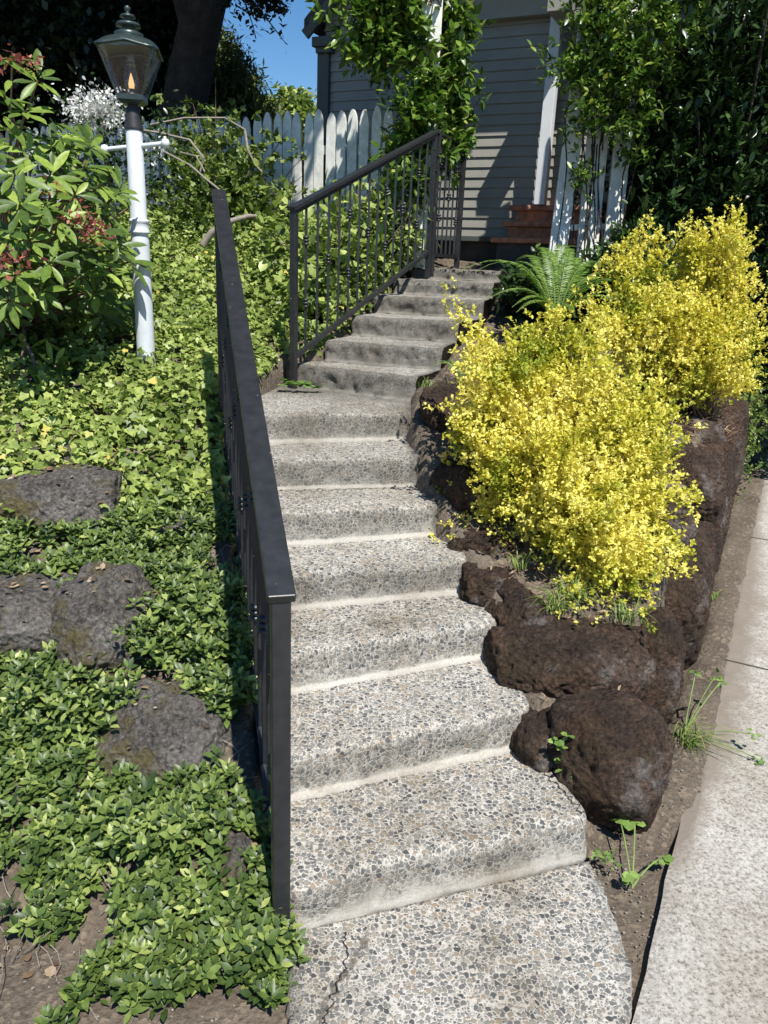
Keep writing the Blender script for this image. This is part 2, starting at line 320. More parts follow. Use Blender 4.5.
# ------------------------------------------------------------------ layout of the ground
FEET = [((290, 935), (590, 860)), ((290, 800), (530, 745)), ((290, 693), (500, 655)), ((290, 610), (470, 592)), ((290, 545), (440, 535)),
        ((282, 490), (420, 487)), ((275, 443), (410, 440)), ((303, 388), (412, 402))]
ZS = [0, .13, .26, .39, .52, .65, .78, .91, 1.035, 1.155, 1.28, 1.395, 1.50, 1.58]
FL = []; FR = []
for (a, b_), z in zip(FEET, ZS): FL.append(atz(*a, z)); FR.append(atz(*b_, z))
for (a, b_), z, yl, yr in [(((322, 361), (440, 372)), ZS[8], 4.62, 4.42), (((350, 335), (455, 343)), ZS[9], 5.0, 4.80), (((372, 312), (482, 318)), ZS[10], 5.4, 5.2),
                   (((392, 293), (492, 298)), ZS[11], 5.82, 5.62), (((410, 277), (500, 281)), ZS[12], 6.22, 6.05), (((418, 266), (505, 268)), ZS[13], 6.5, 6.36)]:
    p = aty(*a, yl); q = aty(*b_, yr); p[2] = q[2] = z; FL.append(p); FR.append(q)
def railx(y): return -.213-(y-1.5)*.2717
for i in range(7): # the steps run on to the left under the hand rail
    d = FL[i]-FR[i]; d /= d[0]
    x0 = -.195-(FL[i][1]-1.5)*.27
    FL[i] = FL[i]+d*(x0-FL[i][0])
FL[7] = np.array([-.62, 4.47, ZS[7]])
FL = np.array(FL); FR = np.array(FR)
WY = [1.0, 1.84, 2.22, 2.77, 3.27, 4.45, 5.35, 6.58, 8.54, 15]; WX = [.45, .71, 1.0, 1.26, 1.55, 2.08, 2.51, 3.07, 4.25, 8.1]   # foot of the lava wall
def sm(a, b, x):
    t = np.clip((x-a)/(b-a), 0, 1); return t*t*(3-2*t)
SY = [1.5, 1.84, 3.53, 4.0, 4.45, 6.25, 7.5, 12]; SZ = [0., .1, .74, .88, .95, 1.53, 1.66, 1.7]
def ht(x, y):
    x = np.asarray(x, float); y = np.asarray(y, float)
    lx = np.interp(y, FL[:, 1], FL[:, 0]); rx = np.interp(y, FR[:, 1][np.argsort(FR[:, 1])], FR[:, 0][np.argsort(FR[:, 1])])
    s = np.interp(y, SY, SZ); wx = np.interp(y, WY, WX)
    bank = np.interp(y-.12*np.clip(-.3-x, 0, 1), [1.42, 1.6, 1.9, 2.4, 2.9, 3.5, 4.0, 4.6, 6.2, 7.5, 9, 14], [-.03, .1, .22, .45, .62, .86, 1.0, 1.1, 1.5, 1.62, 1.66, 1.7])
    bank = np.maximum(bank, 0*bank-.03) + .1*sm(.1, .9, lx-x)*sm(1.7, 2.4, y)
    plant = np.interp(y, [1.7, 1.95, 2.15, 2.35, 2.8, 3.5, 4.4, 5.5, 6.5, 9], [-.03, .08, .22, .34, .52, .86, 1.05, 1.3, 1.6, 1.7])
    plant = -.03+(plant+.03)*(1-sm(wx-.22, wx-.06, x))
    mid = np.where(y > 6.4, s, s-.22); mid = np.where(y < 1.75, -.06, mid)
    t = sm(-.03, .05, x-lx); tr = sm(-.08, .02, x-rx)
    z = bank*(1-t)+mid*t; z = z*(1-tr)+plant*tr
    far = sm(1.42, 1.3, y); z = z*(1-far)+(-.03)*far
    low = -.03+.045*sm(1.85, 2.1, y)*(1-sm(.61+.508*(y-1.31)+.02, .61+.508*(y-1.31)+.09, x))
    side = sm(wx-.05, wx, x); z = z*(1-side)+low*side
    return z
def hit(px, py, off=0.):
    r = ray(px, py); t = np.linspace(.8, 14, 1400); P = t[:, None]*r+np.array([0, 0, EYE])
    k = np.where(P[:, 2] <= ht(P[:, 0], P[:, 1])+off)[0]
    return P[k[0]] if len(k) else P[-1]
core_x = np.concatenate([-5-np.geomspace(.1, 400, 30)[::-1], np.arange(-5, -2.4, .06), np.arange(-2.4, 3.2, .028), np.arange(3.2, 6.01, .06), 6+np.geomspace(.1, 400, 30)])
core_y = np.concatenate([.5-np.geomspace(.1, 400, 30)[::-1], np.arange(.5, 5, .028), np.arange(5, 9.01, .05), 9+np.geomspace(.1, 500, 30)])
X, Y = np.meshgrid(core_x, core_y); Z = ht(X, Y)
Zn = Z.copy()
for i in range(X.shape[0]):
    for j in range(X.shape[1]):
        if abs(X[i, j]) < 6 and 0 < Y[i, j] < 10: Zn[i, j] += .02*fbm((X[i, j], Y[i, j], 0), 4, 5.)*(1 if Z[i, j] > 0 else .2)
nx = len(core_x); ny = len(core_y)
V = np.stack([X, Y, Zn], -1).reshape(-1, 3)
ii, jj = np.meshgrid(np.arange(ny-1), np.arange(nx-1), indexing='ij'); k = (ii*nx+jj).reshape(-1)
F = np.stack([k, k+1, k+nx+1, k+nx], 1)
g = mesh('ground', V.tolist(), F.tolist(), MAT['soil'], smooth=True); tag(g, kind='structure')

# sidewalk with joints, mud along the wall
def swx(y): return .61+.508*(y-1.31)
V = []; F = []; mud = []; ys = np.concatenate([np.arange(-3, 9, .06), np.arange(9, 60, 1.)]); ts = np.concatenate([np.linspace(0, .6, 16), [.8, 1.2, 1.8, 2.4]])
joints = [1.45+1.55*k for k in range(-3, 40)]
for y in ys:
    for t in ts:
        x = swx(y)+t
        dz = -.008 if t == 0 else 0
        V.append((x+(.006*fbm((y*3, 1, 2), 4, 2.) if t == 0 else 0), y-.5*t, .004+dz)); 
        wdt = .07+.10*sm(1.9, 2.6, y)*sm(6.5, 3.5, y); edge = np.interp(y, WY, WX)-swx(y)
        wdt = max(wdt+edge*.3, .07)
        mud.append(float((1.15-t/wdt*.75)*(.35+.65*sm(1.65, 2.1, y))) if y > 1.65 else float(.55*sm(1.2, 1.7, y)*max(0, 1-t/.06)))
n_ = len(ts)
for i in range(len(ys)-1):
    for j in range(n_-1): F.append((i*n_+j, i*n_+j+1, (i+1)*n_+j+1, (i+1)*n_+j))
# edge face down
base = len(V)
for i, y in enumerate(ys): V.append((V[i*n_][0]-.002, V[i*n_][1], -.1)); mud.append(1.)
for i in range(len(ys)-1): F.append((i*n_, (i+1)*n_, base+i+1, base+i))
sw = mesh('sidewalk', V, F, MAT['walk'], attrs={'mud': mud}); tag(sw, kind='structure')
jb = MB()
for jy in (3.05, 4.75, 6.45, 8.15): jb.beam((swx(jy)+.01, jy, .0052), (swx(jy)+2.4, jy-1.2, .0052), .009, .003)
MAT['joint'] = simple('joint_dirt', (.06, .05, .04), .95)
tag(jb.build('sidewalk_joint', MAT['joint']), kind='structure')
tag(mesh('roadway', [(3.0+.5*60*0, -30, -.02), (60, -30, -.02), (60, 60, -.02), (34, 60, -.02)], [(0, 1, 2, 3)], simple('asphalt', (.05, .05, .052), .9)), kind='structure')

# ------------------------------------------------------------------ staircase
st = empty('garden_staircase', (0, 1.5, 0), 'curving flight of pebbled concrete steps climbing from the sidewalk to the porch', 'stairs')
def step(i):
    z0 = ZS[i]; z1 = ZS[i+1] if i+1 < len(ZS) else z0
    A0, A1 = FL[i], FR[i]
    B0, B1 = (FL[i+1], FR[i+1])
    nu = 64; V = []; pb = []; dt = []
    lo = .62 if i < 4 else .5
    prof = [(-.013, -.16, .3), (-.013, -.012, .1), (-.012, .003, 0.), (-.007, .006, 0.), (-.001, .009, 0.05), (.003, .022, .4), (.005, .045, lo), (.008, .06, lo+.1), (.010, .075, lo+.15)]
    if i == 0: prof = [(0, -.16, .3), (0, -.03, .1), (-.001, -.005, 0.), (-.004, .006, 0.), (-.003, .018, 0.05), (.003, .028, .3), (.007, .045, .45), (.010, .06, .5), (.012, .075, .6)]
    h = z1-z0
    # each point: distance back from the foot line, height, pebble amount
    prof += [(.012, h-.03, lo+.2), (.016, h-.015, lo+.2), (.027, h-.005, lo+.3), (.045, h-.0005, .95)]
    prof = [(p[0], min(p[1], h), p[2]) for p in prof]
    nt_ = 12
    rows = len(prof)+nt_
    old = .04 if i < 3 else (.14 if i < 5 else (.26 if i < 7 else .60))
    for u in np.linspace(0, 1, nu):
        a = A0*(1-u)+A1*u; b = B0*(1-u)+B1*u
        d = b-a; d[2] = 0; L = np.linalg.norm(d); d /= L
        wob = .022*fbm((a[0]*2, a[1]*2, i*3.1), 4, 1.6) + .007*fbm((a[0], a[1], i), 3, 18)
        amp = 1. if i < 7 else 2.2
        e = min(u, 1-u); rnd = .03*max(0, 1-e/.03)**2     # worn ends
        for q, (s, z, pbv) in enumerate(prof):
            f = fbm((a[0]*1.0, z*1.0+i, s), 4, 16)*.008*amp
            p = a+d*(s+wob*min(1, max(0, z/h if h else 0)) + f + rnd); p[2] = z0+z + (.004*fbm((a[0], a[1], i+5), 3, 7) if z > h*.6 else 0)
            p[2] += .003*fbm((p[0], p[1], 3), 3, 14)*amp if z > .03 else 0
            V.append(p); pb.append(pbv); dt.append(min(1, old+(.26*sm(.006, .03, z) if z < h*.93 else .05)+(.5*sm(.93, 1, u) if i > 3 else .15*sm(.97, 1, u))))
        for t in np.linspace(.06, 1, nt_):
            s = .05+(L+.04-.05)*t
            p = a+d*s; p[2] = z1+.004*fbm((a[0], a[1], i+5), 3, 7)*(1-t)+.004*fbm((p[0], p[1], 7.), 3, 6)
            V.append(p); pb.append(1. if t < .93 else .5); dt.append(min(1, old*(.6 if i < 7 else .25)+(.5*sm(.93, 1, u) if i > 3 else .15*sm(.97, 1, u))+(.45 if i == 6 else 0)*sm(.4, 1, t)))
    F = []
    for k in range(nu-1):
        for q in range(rows-1): F.append((k*rows+q, (k+1)*rows+q, (k+1)*rows+q+1, k*rows+q+1))
    # side walls
    for k in (0, nu-1):
        nb = len(V)
        for q in range(rows):
            v = V[k*rows+q]; V.append(np.array([v[0], v[1], z0-.16])); pb.append(.5); dt.append(old)
        for q in range(rows-1):
            f = (k*rows+q, k*rows+q+1, nb+q+1, nb+q); F.append(f if k else f[::-1])
    mesh('step', V, F, MAT['peb'], st, True, attrs={'peb': pb, 'dirt': dt})
for i in range(13): step(i)
# landing in front of the porch
V = []; F = []
P4 = [FL[13], FR[13], FR[13]+np.array([.5, .9, 0]), FL[13]+np.array([.3, .9, 0])]
nn = 20; pb = []; dt = []
for a in np.linspace(0, 1, nn):
    for b_ in np.linspace(0, 1, nn):
        p = (P4[0]*(1-a)+P4[1]*a)*(1-b_)+(P4[3]*(1-a)+P4[2]*a)*b_; V.append((p[0], p[1], 1.583+.003*fbm(p, 3, 5))); pb.append(.8); dt.append(.5)
F = [(i*nn+j, (i+1)*nn+j, (i+1)*nn+j+1, i*nn+j+1) for i in range(nn-1) for j in range(nn-1)]
mesh('landing', V, F, MAT['peb'], st, True, attrs={'peb': pb, 'dirt': dt})
# apron slab at the foot, with a crack
ap = [(315, 1060), (632, 1060), (640, 985), (622, 905), (598, 858), (285, 950)]
W = [atz(x, y, .012) for x, y in ap]
nx_ = 60; V = []; pb = []; dt = []
rw = 90
for i_ in range(rw):
    t = min(i_, rw-2)/(rw-2)*.993; py = 1062-t*(1062-935)
    # left and right borders of the slab in world
    L_ = np.array([-.14-.06*t, .95+t*.545, 0]); Rr = np.array([.50+.155*min(1, t/.6)-.02*sm(.85, 1, t), .95+t*(1.80-.95)-.004, 0])
    L_ = L_+np.array([.012*fbm((t*3, 0, 0), 4, 3.), 0, 0]); Rr += np.array([.01*fbm((t*3, 5, 0), 4, 3.), 0, 0])
    for j in range(nx_+1):
        u = j/nx_; p = L_*(1-u)+Rr*u
        z = .010+.003*fbm((p[0], p[1], 9.), 3, 6)
        if j in (0, nx_) or i_ == rw-1: z = -.05
        cd = p[0]-(-.07+.03*math.sin(p[1]*14)+.02*fbm((p[1], 2, 2), 3, 9.)+(p[1]-1.3)*.12)
        if abs(cd) < .006 and p[1] < 1.52: z -= .008
        V.append((p[0], p[1], z)); pb.append(1.); dt.append(.9 if abs(cd) < .006 and p[1] < 1.5 else max(.0, .35*sm(.9, 1, u)+.5*sm(.1, 0, u)))
F = [(i_*(nx_+1)+j, i_*(nx_+1)+j+1, (i_+1)*(nx_+1)+j+1, (i_+1)*(nx_+1)+j) for i_ in range(rw-1) for j in range(nx_)]
tag(mesh('path', V, F, MAT['peb'], smooth=True, attrs={'peb': pb, 'dirt': dt}), kind='structure')

MAT['crack'] = simple('dark_crack_dirt', (.03, .025, .02), .95)
def crack(pts, wdt, name, parent=None, seed=0., jit=.006):
    V = []; n_ = len(pts)
    for q_, p in enumerate(pts):
        a = pts[max(0, q_-1)]; b_ = pts[min(n_-1, q_+1)]; d = np.array(b_)-np.array(a); d[2] = 0; d /= np.linalg.norm(d)+1e-9; sd = np.array([-d[1], d[0], 0])
        o_ = sd*jit*fbm((q_*.35, seed, 1), 4, 1.)*2; w_ = wdt*(.45+.9*abs(fbm((q_*.6, seed, 5), 3, 1.)))
        V += [np.array(p)+o_-sd*w_, np.array(p)+o_+sd*w_]
    return mesh(name, V, [(2*k_, 2*k_+2, 2*k_+3, 2*k_+1) for k_ in range(n_-1)], MAT['crack'], parent)
def lerp(a, b_, n_): return [np.array(a)*(1-t)+np.array(b_)*t for t in np.linspace(0, 1, n_)]
tag(crack([atz(345-14*t+5*math.sin(t*5), 932+92*t, .0165) for t in np.linspace(0, 1, 40)], .0022, 'path_crack', None, 3.), kind='structure')
o_ = np.array([0, -.016, .0045])
crack(lerp(FL[5]+[.04, -.018, .006], FR[5]+[0, -.018, .006], 70), .004, 'crack', st, 9., .008)
crack(lerp(FR[0]+[-.16, .02, .02], FR[0]+[-.005, .09, .06], 30), .003, 'crack', st, 12.)
crack(lerp(FR[0]+[-.03, .03, .134], FR[1]+[-.03, -.02, .005], 40), .0025, 'crack', st, 15., .01)
# ------------------------------------------------------------------ railings
def knuckle(mb, c, s=.0135):
    for dz in (-.018, 0, .018): mb.lathe((c[0], c[1], c[2]+dz), [(s*.7, -.008), (s*1.35, -.004), (s*1.35, .004), (s*.7, .008)], 10)
def railing(name, label, T0, T1, foot, nb, post=.04, capw=.06, both=True, rail_lift=.1):
    T0 = np.array(T0); T1 = np.array(T1); r = empty(name, (T0[0], T0[1], foot(0)), label, 'railing')
    m = MB(); d = (T1-T0)/np.linalg.norm(T1-T0); m.beam(T0-d*.03, T1+d*.03, capw, .022); m.build('handrail', MAT['iron'], r, bevel=.003)
    m = MB(); m.beam(T0-np.array([0, 0, .026]), T1-np.array([0, 0, .026]), .03, .016); m.build('top_channel', MAT['iron'], r)
    for t, p in ((0, T0), (1, T1)):
        if t == 1 and not both: continue
        m = MB(); z0 = foot(t)-.06; m.box((p[0], p[1], (z0+p[2]-.012)/2), post/2, post/2, (p[2]-.012-z0)/2, [(d[0]/math.hypot(d[0], d[1]), d[1]/math.hypot(d[0], d[1]), 0), (-d[1]/math.hypot(d[0], d[1]), d[0]/math.hypot(d[0], d[1]), 0), (0, 0, 1)])
        m.build('post', MAT['iron'], r, bevel=.003)
    B0 = T0.copy(); B1 = T1.copy(); B0[2] = foot(0)+rail_lift; B1[2] = foot(1)+rail_lift
    m = MB(); m.beam(B0, B1, .025, .025); m.build('bottom_rail', MAT['iron'], r)
    for k in range(nb):
        t = (k+1)/(nb+1); p = T0*(1-t)+T1*t; q = B0*(1-t)+B1*t
        m = MB(); m.box((p[0], p[1], (p[2]-.03+q[2])/2), .0065, .0065, (p[2]-.03-q[2])/2)
        bo = m.build('baluster', MAT['iron'], r)
        hh = p[2]-q[2]
        for f in {0: (.32, .74), 2: (.52,)}.get(k % 4, ()):
            m = MB(); knuckle(m, (p[0], p[1], q[2]+hh*f)); m.build('knuckle', MAT['iron'], bo, smooth=True)
    return r
railing('stair_railing', 'long black iron railing in the foreground along the left of the lower steps', (-.213, 1.50, .935), (-.775, 3.6, 1.86), lambda t: [0., .80][0]*(1-t)+.80*t, 17, post=.042)
railing('stair_railing', 'black iron railing with collared balusters beside the upper steps', (-.54, 4.35, 1.865), (.25, 6.0, 2.50), lambda t: .95*(1-t)+1.57*t, 14, post=.035, capw=.05, rail_lift=.13)
railing('landing_railing', 'short black iron railing turning the corner at the top landing', (.275, 6.04, 2.50), (.52, 6.75, 2.50), lambda t: 1.58, 5, post=.04, capw=.04)

# ------------------------------------------------------------------ house
u = np.array([math.cos(R(-25)), math.sin(R(-25)), 0]); vv = np.array([-u[1], u[0], 0]); zz = np.array([0, 0, 1.])
O = np.array([.44, 7.54, 0.])
def H(a, b_, z): return O+u*a+vv*b_+zz*z
hs = empty('house', tuple(H(0, 0, 1.6)), 'grey clapboard house with white porch post behind the picket fence', 'house')
AX = [u, vv, zz]
a0 = -1.27; a1 = 5.0; ztop = 3.55
def siding(a0, a1, b0, z0, z1, name, dirv=None):
    m = MB(); z = z0; e = .083
    while z < z1-.01:
        zt = min(z+e, z1)
        # one lapped board: thick at the bottom
        P = [H(a0, b0-.022, z), H(a1, b0-.022, z), H(a1, b0-.008, zt), H(a0, b0-.008, zt), H(a0, b0+.02, z), H(a1, b0+.02, z)]
        m.add(P, [(0, 1, 2, 3), (4, 5, 1, 0)]); z += e
    return m
m = siding(a0, a1, 0, 1.86, 5.6, 'wall'); m.box(H((a0+a1)/2, .12, 3.6), (a1-a0)/2, .1, 1.98, AX); m.build('wall', MAT['siding'], hs)
# far left gable side wall
m = MB(); m.box(H(a0+.06, 3.2, 2.6), .05, 3, 1.1, AX); m.build('side_wall', MAT['siding'], hs)
m = MB(); m.box(H(a0-.0, -.03, 2.55), .06, .028, .98, AX); m.build('corner_board', MAT['darktrim'], hs, bevel=.003)
m = MB(); m.box(H((a0+a1)/2, .1, 1.70), (a1-a0)/2-.02, .1, .16, AX); m.build('foundation', MAT['found'], hs)
m = MB(); m.box(H(.9, -.06, 1.845), 1.0, .05, .02, AX); m.build('base_trim', MAT['darktrim'], hs)
# rake of the roof rising to the right from the left eave, with a cornice return
P0 = H(a0-.13, -.18, 3.60); P1 = H(a0+2.6, -.18, 3.60+2.73*.95)
m = MB(); off = vv*1.0
m.add([P0, P1, P1+vv*6.5, P0+vv*6.5, P0+zz*.07, P1+zz*.07, P1+vv*6.5+zz*.07, P0+vv*6.5+zz*.07], [(0, 3, 2, 1), (4, 5, 6, 7), (0, 1, 5, 4), (1, 2, 6, 5), (2, 3, 7, 6), (3, 0, 4, 7)])
P2 = H(a0+5.4, -.25, 3.64)
m.add([P1, P2, P2+vv*6.5, P1+vv*6.5, P1+zz*.07, P2+zz*.07, P2+vv*6.5+zz*.07, P1+vv*6.5+zz*.07], [(0, 3, 2, 1), (4, 5, 6, 7), (0, 1, 5, 4), (1, 2, 6, 5), (2, 3, 7, 6), (3, 0, 4, 7)])
m.build('roof', MAT['roof'], hs)
m = MB(); m.beam(P0-zz*.05+vv*.02, P1-zz*.05+vv*.02, .03, .09); m.build('rake_board', MAT['darktrim'], hs)
m = MB(); m.box(H(a0+.03, -.06, 3.50), .11, .07, .04, AX); m.box(H(a0+.02, -.045, 3.44), .08, .05, .025, AX); m.build('cornice_return', MAT['darktrim'], hs, bevel=.006)
# porch: beam, roof and post
m = MB(); m.box(H(1.9, -.07, 3.66), 1.95, .045, .11, AX); m.build('porch_beam', MAT['siding'], hs, bevel=.003)
m = MB(); m.box(H(2.0, -.27, 3.93), 2.2, .27, .04, AX); m.build('porch_roof', MAT['roof'], hs)
pb_ = aty(533+7, 205, 6.95); pt = np.array([pb_[0], pb_[1], 3.85])
m = MB(); m.box((pb_[0], pb_[1], (pb_[2]+3.88)/2), .045, .045, (3.88-pb_[2])/2, AX); m.build('porch_post', MAT['trim'], hs, bevel=.004)
m = MB(); c = aty(568, 160, 7.0); m.box((c[0]+.02, c[1], 2.9), .05, .04, 1.0, AX); m.build('door_casing', MAT['siding'], hs)
m = MB(); c = aty(566, 12, 6.7); m.box((c[0], c[1], c[2]+.05), .09, .2, .09, AX); m.build('roof_bracket', MAT['siding'], hs)
# brick steps
bs = empty('brick_steps', tuple(aty(530, 245, 6.8)), 'red brick steps with rounded nosings below the white porch post', 'steps')
for k_, (px, py, Yb) in enumerate([(490, 237, 6.75), (501, 221, 6.9), (509, 205, 7.05)]):
    c = aty(px, py, Yb); m = MB()
    m.box(c+u*.6+vv*.3-zz*.02, .6, .3, .022, AX); ob = m.build('tread', MAT['brick'], bs, bevel=.015)
    m = MB(); m.box(c+u*.625+vv*.34-zz*(.12 if k_ else .2), .575, .29, .078 if k_ else .158, AX); m.build('riser', MAT['brick'] if k_ else MAT['found'], bs)

# ------------------------------------------------------------------ picket fence
fa = np.array([-.1, 6.87]); fd = np.array([-math.cos(R(27)), math.sin(R(27))])
fn = empty('picket_fence', (-.1, 6.87, 1.6), 'weathered white picket fence with pointed tops running behind the ivy', 'fence')
for k_ in range(64):
    s = k_*.108; c = fa+fd*s; ztp = 2.80+.012*math.sin(k_*2.3)+random.uniform(-.012, .012); zb = 1.56
    t = random.uniform(-.012, .012); nrm = np.array([-fd[1], fd[0]]); V = []
    prof = [(-.043, zb), (.043, zb), (.043, ztp-.10), (.034, ztp-.05), (.015, ztp-.01), (0, ztp), (-.015, ztp-.01), (-.034, ztp-.05), (-.043, ztp-.10)]
    for b_ in (-.01, .01):
        for a, z in prof: V.append((c[0]+fd[0]*(a+t*(z-zb))+nrm[0]*b_, c[1]+fd[1]*(a+t*(z-zb))+nrm[1]*b_, z))
    q = len(prof); F = [tuple(range(q)), tuple(range(q, 2*q))[::-1]]+[(i, i+q, (i+1) % q+q, (i+1) % q) for i in range(q)]
    mesh('picket', V, F, MAT['fence'], fn)
for z in (1.85, 2.5):
    m = MB(); e = fa+fd*6.9; m.beam((fa[0]+.04, fa[1]+.035, z), (e[0]+.02, e[1]+.035, z), .04, .07); m.build('fence_rail', MAT['fence'], fn)

# ------------------------------------------------------------------ lamp
LY = 4.0; lb = aty(147, 362, LY); lx = -1.255
zp = lambda py: aty(132, py, LY)[2]
lp = empty('lamp_post', (lx, LY, lb[2]-.1), 'white painted post with a green copper gas lantern on top among the ivy', 'street lamp')
z0 = ht(lx, LY)-.1
m = MB(); m.lathe((lx, LY, 0), [(.045, z0), (.0445, zp(240)-.02), (.044, zp(240)), (.040, zp(236)), (.038, zp(132)), (.034, zp(130))], 24); m.build('post', MAT['white'], lp, True)
m = MB(); zr = zp(226)
m.lathe((lx, LY, zr), [(.04, -.035), (.050, -.033), (.052, -.025), (.046, -.018), (.046, .015), (.052, .022), (.050, .03), (.04, .033)], 24); m.build('collar', MAT['white'], lp, True)
m = MB(); zc = zp(147); m.tube([(lx-.155, LY+.03, zc-.012), (lx+.155, LY-.03, zc+.018)], .0105, 10); cb = m.build('ladder_bar', MAT['white'], lp, True)
for s in (-1, 1):
    m = MB(); m.lathe((lx+s*.155, LY-s*.03, zc+.003+s*.015), [(.002, -.022), (.014, -.018), (.022, 0), (.014, .018), (.002, .022)], 12); m.build('ball_end', MAT['white'], cb, True)
zt = zp(130); zb = zp(99); ze = zp(53); R45 = R(52)
m = MB(); m.lathe((lx, LY, 0), [(.042, zt), (.044, zt+.01), (.038, zt+.02), (.041, zt+.035), (.036, zt+.045), (.039, zt+.06), (.03, zt+.075), (.034, zt+.09), (.022, zt+.1), (.03, zb-.01), (.05, zb)], 20); m.build('neck', MAT['neck'], lp, True)
lan = empty('lantern', (0, 0, 0), None, None); lan.parent = lp; lan.location = Vector((lx, LY, zb))-lp.location
rb, rt = .082, .168; hh = ze-zb
def childmesh(mb, name, mat, smooth=False, bevel=0): return mb.build(name, mat, lan, smooth, bevel)
m = MB(); m.lathe((lx, LY, 0), [(rb*.7, zb-.025), (rb*1.05, zb-.01), (rb*1.05, zb+.012), (rb*.6, zb+.016)], sq=4, rot=R45); childmesh(m, 'base_plate', MAT['verd'])
for k_ in range(4):
    a = R45+k_*math.pi/2; a2 = a+math.pi/2
    p0 = np.array([lx+rb*math.cos(a), LY+rb*math.sin(a), zb+.01]); p1 = np.array([lx+rt*math.cos(a), LY+rt*math.sin(a), ze])
    q0 = np.array([lx+rb*math.cos(a2), LY+rb*math.sin(a2), zb+.01]); q1 = np.array([lx+rt*math.cos(a2), LY+rt*math.sin(a2), ze])
    m = MB(); m.tube([p0, p1], .0045, 6); childmesh(m, 'frame_bar', MAT['verd'])
    nrm = np.cross(q0-p0, p1-p0); nrm /= np.linalg.norm(nrm)
    # pane with an arched top under the roof
    nseg = 8; V = [p0, q0]; 
    for s in np.linspace(1, 0, nseg): V.append(p1*(1-s)+q1*s+np.array([0, 0, .02*math.sin(math.pi*s)]))
    q = len(V); VV = [v+nrm*.0012 for v in V]+[v-nrm*.0012 for v in V]
    childmesh((lambda mb: (mb.add(VV, [tuple(range(q)), tuple(range(q, 2*q))[::-1]]+[(i, (i+1) % q, (i+1) % q+q, i+q) for i in range(q)]), mb)[1])(MB()), 'glass_pane', MAT['glass'])
    m = MB(); m.tube([p0*0+p1*(1-s)+q1*s+np.array([0, 0, .022*math.sin(math.pi*s)]) for s in np.linspace(0, 1, 9)], .004, 6); childmesh(m, 'top_rim', MAT['verd'])
# roof: square dome with bowed eaves
V = []; F = []; nr = 9; nc = 32
for i in range(nr+1):
    f = i/nr; rr = (1-f)**.75*(rt+.018)+.03*f
    for k_ in range(nc):
        a = k_*2*math.pi/nc; aa = (a % (math.pi/2))-math.pi/4
        sq = math.cos(math.pi/4)/math.cos(aa); sq = sq*(1-f)+.85*f
        V.append((lx+rr*sq*math.cos(a+R45), LY+rr*sq*math.sin(a+R45), ze+.004+.022*(1-abs(aa)/(math.pi/4))*(1-f)*1.0+.058*math.sin(f*math.pi/2)))
F = [(i*nc+k_, i*nc+(k_+1) % nc, (i+1)*nc+(k_+1) % nc, (i+1)*nc+k_) for i in range(nr) for k_ in range(nc)]+[tuple(nr*nc+k_ for k_ in range(nc))]
o = mesh('lantern_roof', V, F, MAT['verd'], lan, True); s_ = o.modifiers.new('s', 'SOLIDIFY'); s_.thickness = .006
zf = ze+.052
m = MB(); m.lathe((lx, LY, zf), [(r__, z__*.86) for r__, z__ in [(.05, -.01), (.062, .012), (.064, .03), (.045, .04), (.03, .045), (.032, .06), (.056, .062), (.05, .078), (.03, .083), (.02, .09), (.022, .103), (.036, .105), (.03, .115), (.01, .124), (.006, .13), (.013, .138), (.014, .15), (.008, .158), (.001, .162)]], 20); childmesh(m, 'finial', MAT['verd'], True)
m = MB(); m.lathe((lx, LY, zb), [(.028, .02), (.034, .05), (.036, .08), (.026, .12), (.018, .17), (.018, .2)], 16); childmesh(m, 'glass_chimney', MAT['glass'], True)
m = MB(); m.lathe((lx, LY, zb), [(.004, .03), (.012, .045), (.014, .06), (.010, .08), (.004, .10), (.0005, .11)], 12); childmesh(m, 'flame', MAT['flame'], True)
m = MB(); m.lathe((lx, LY, zb), [(.03, .01), (.03, .02), (.012, .03), (.01, .05)], 12); childmesh(m, 'burner', MAT['neck'], True)
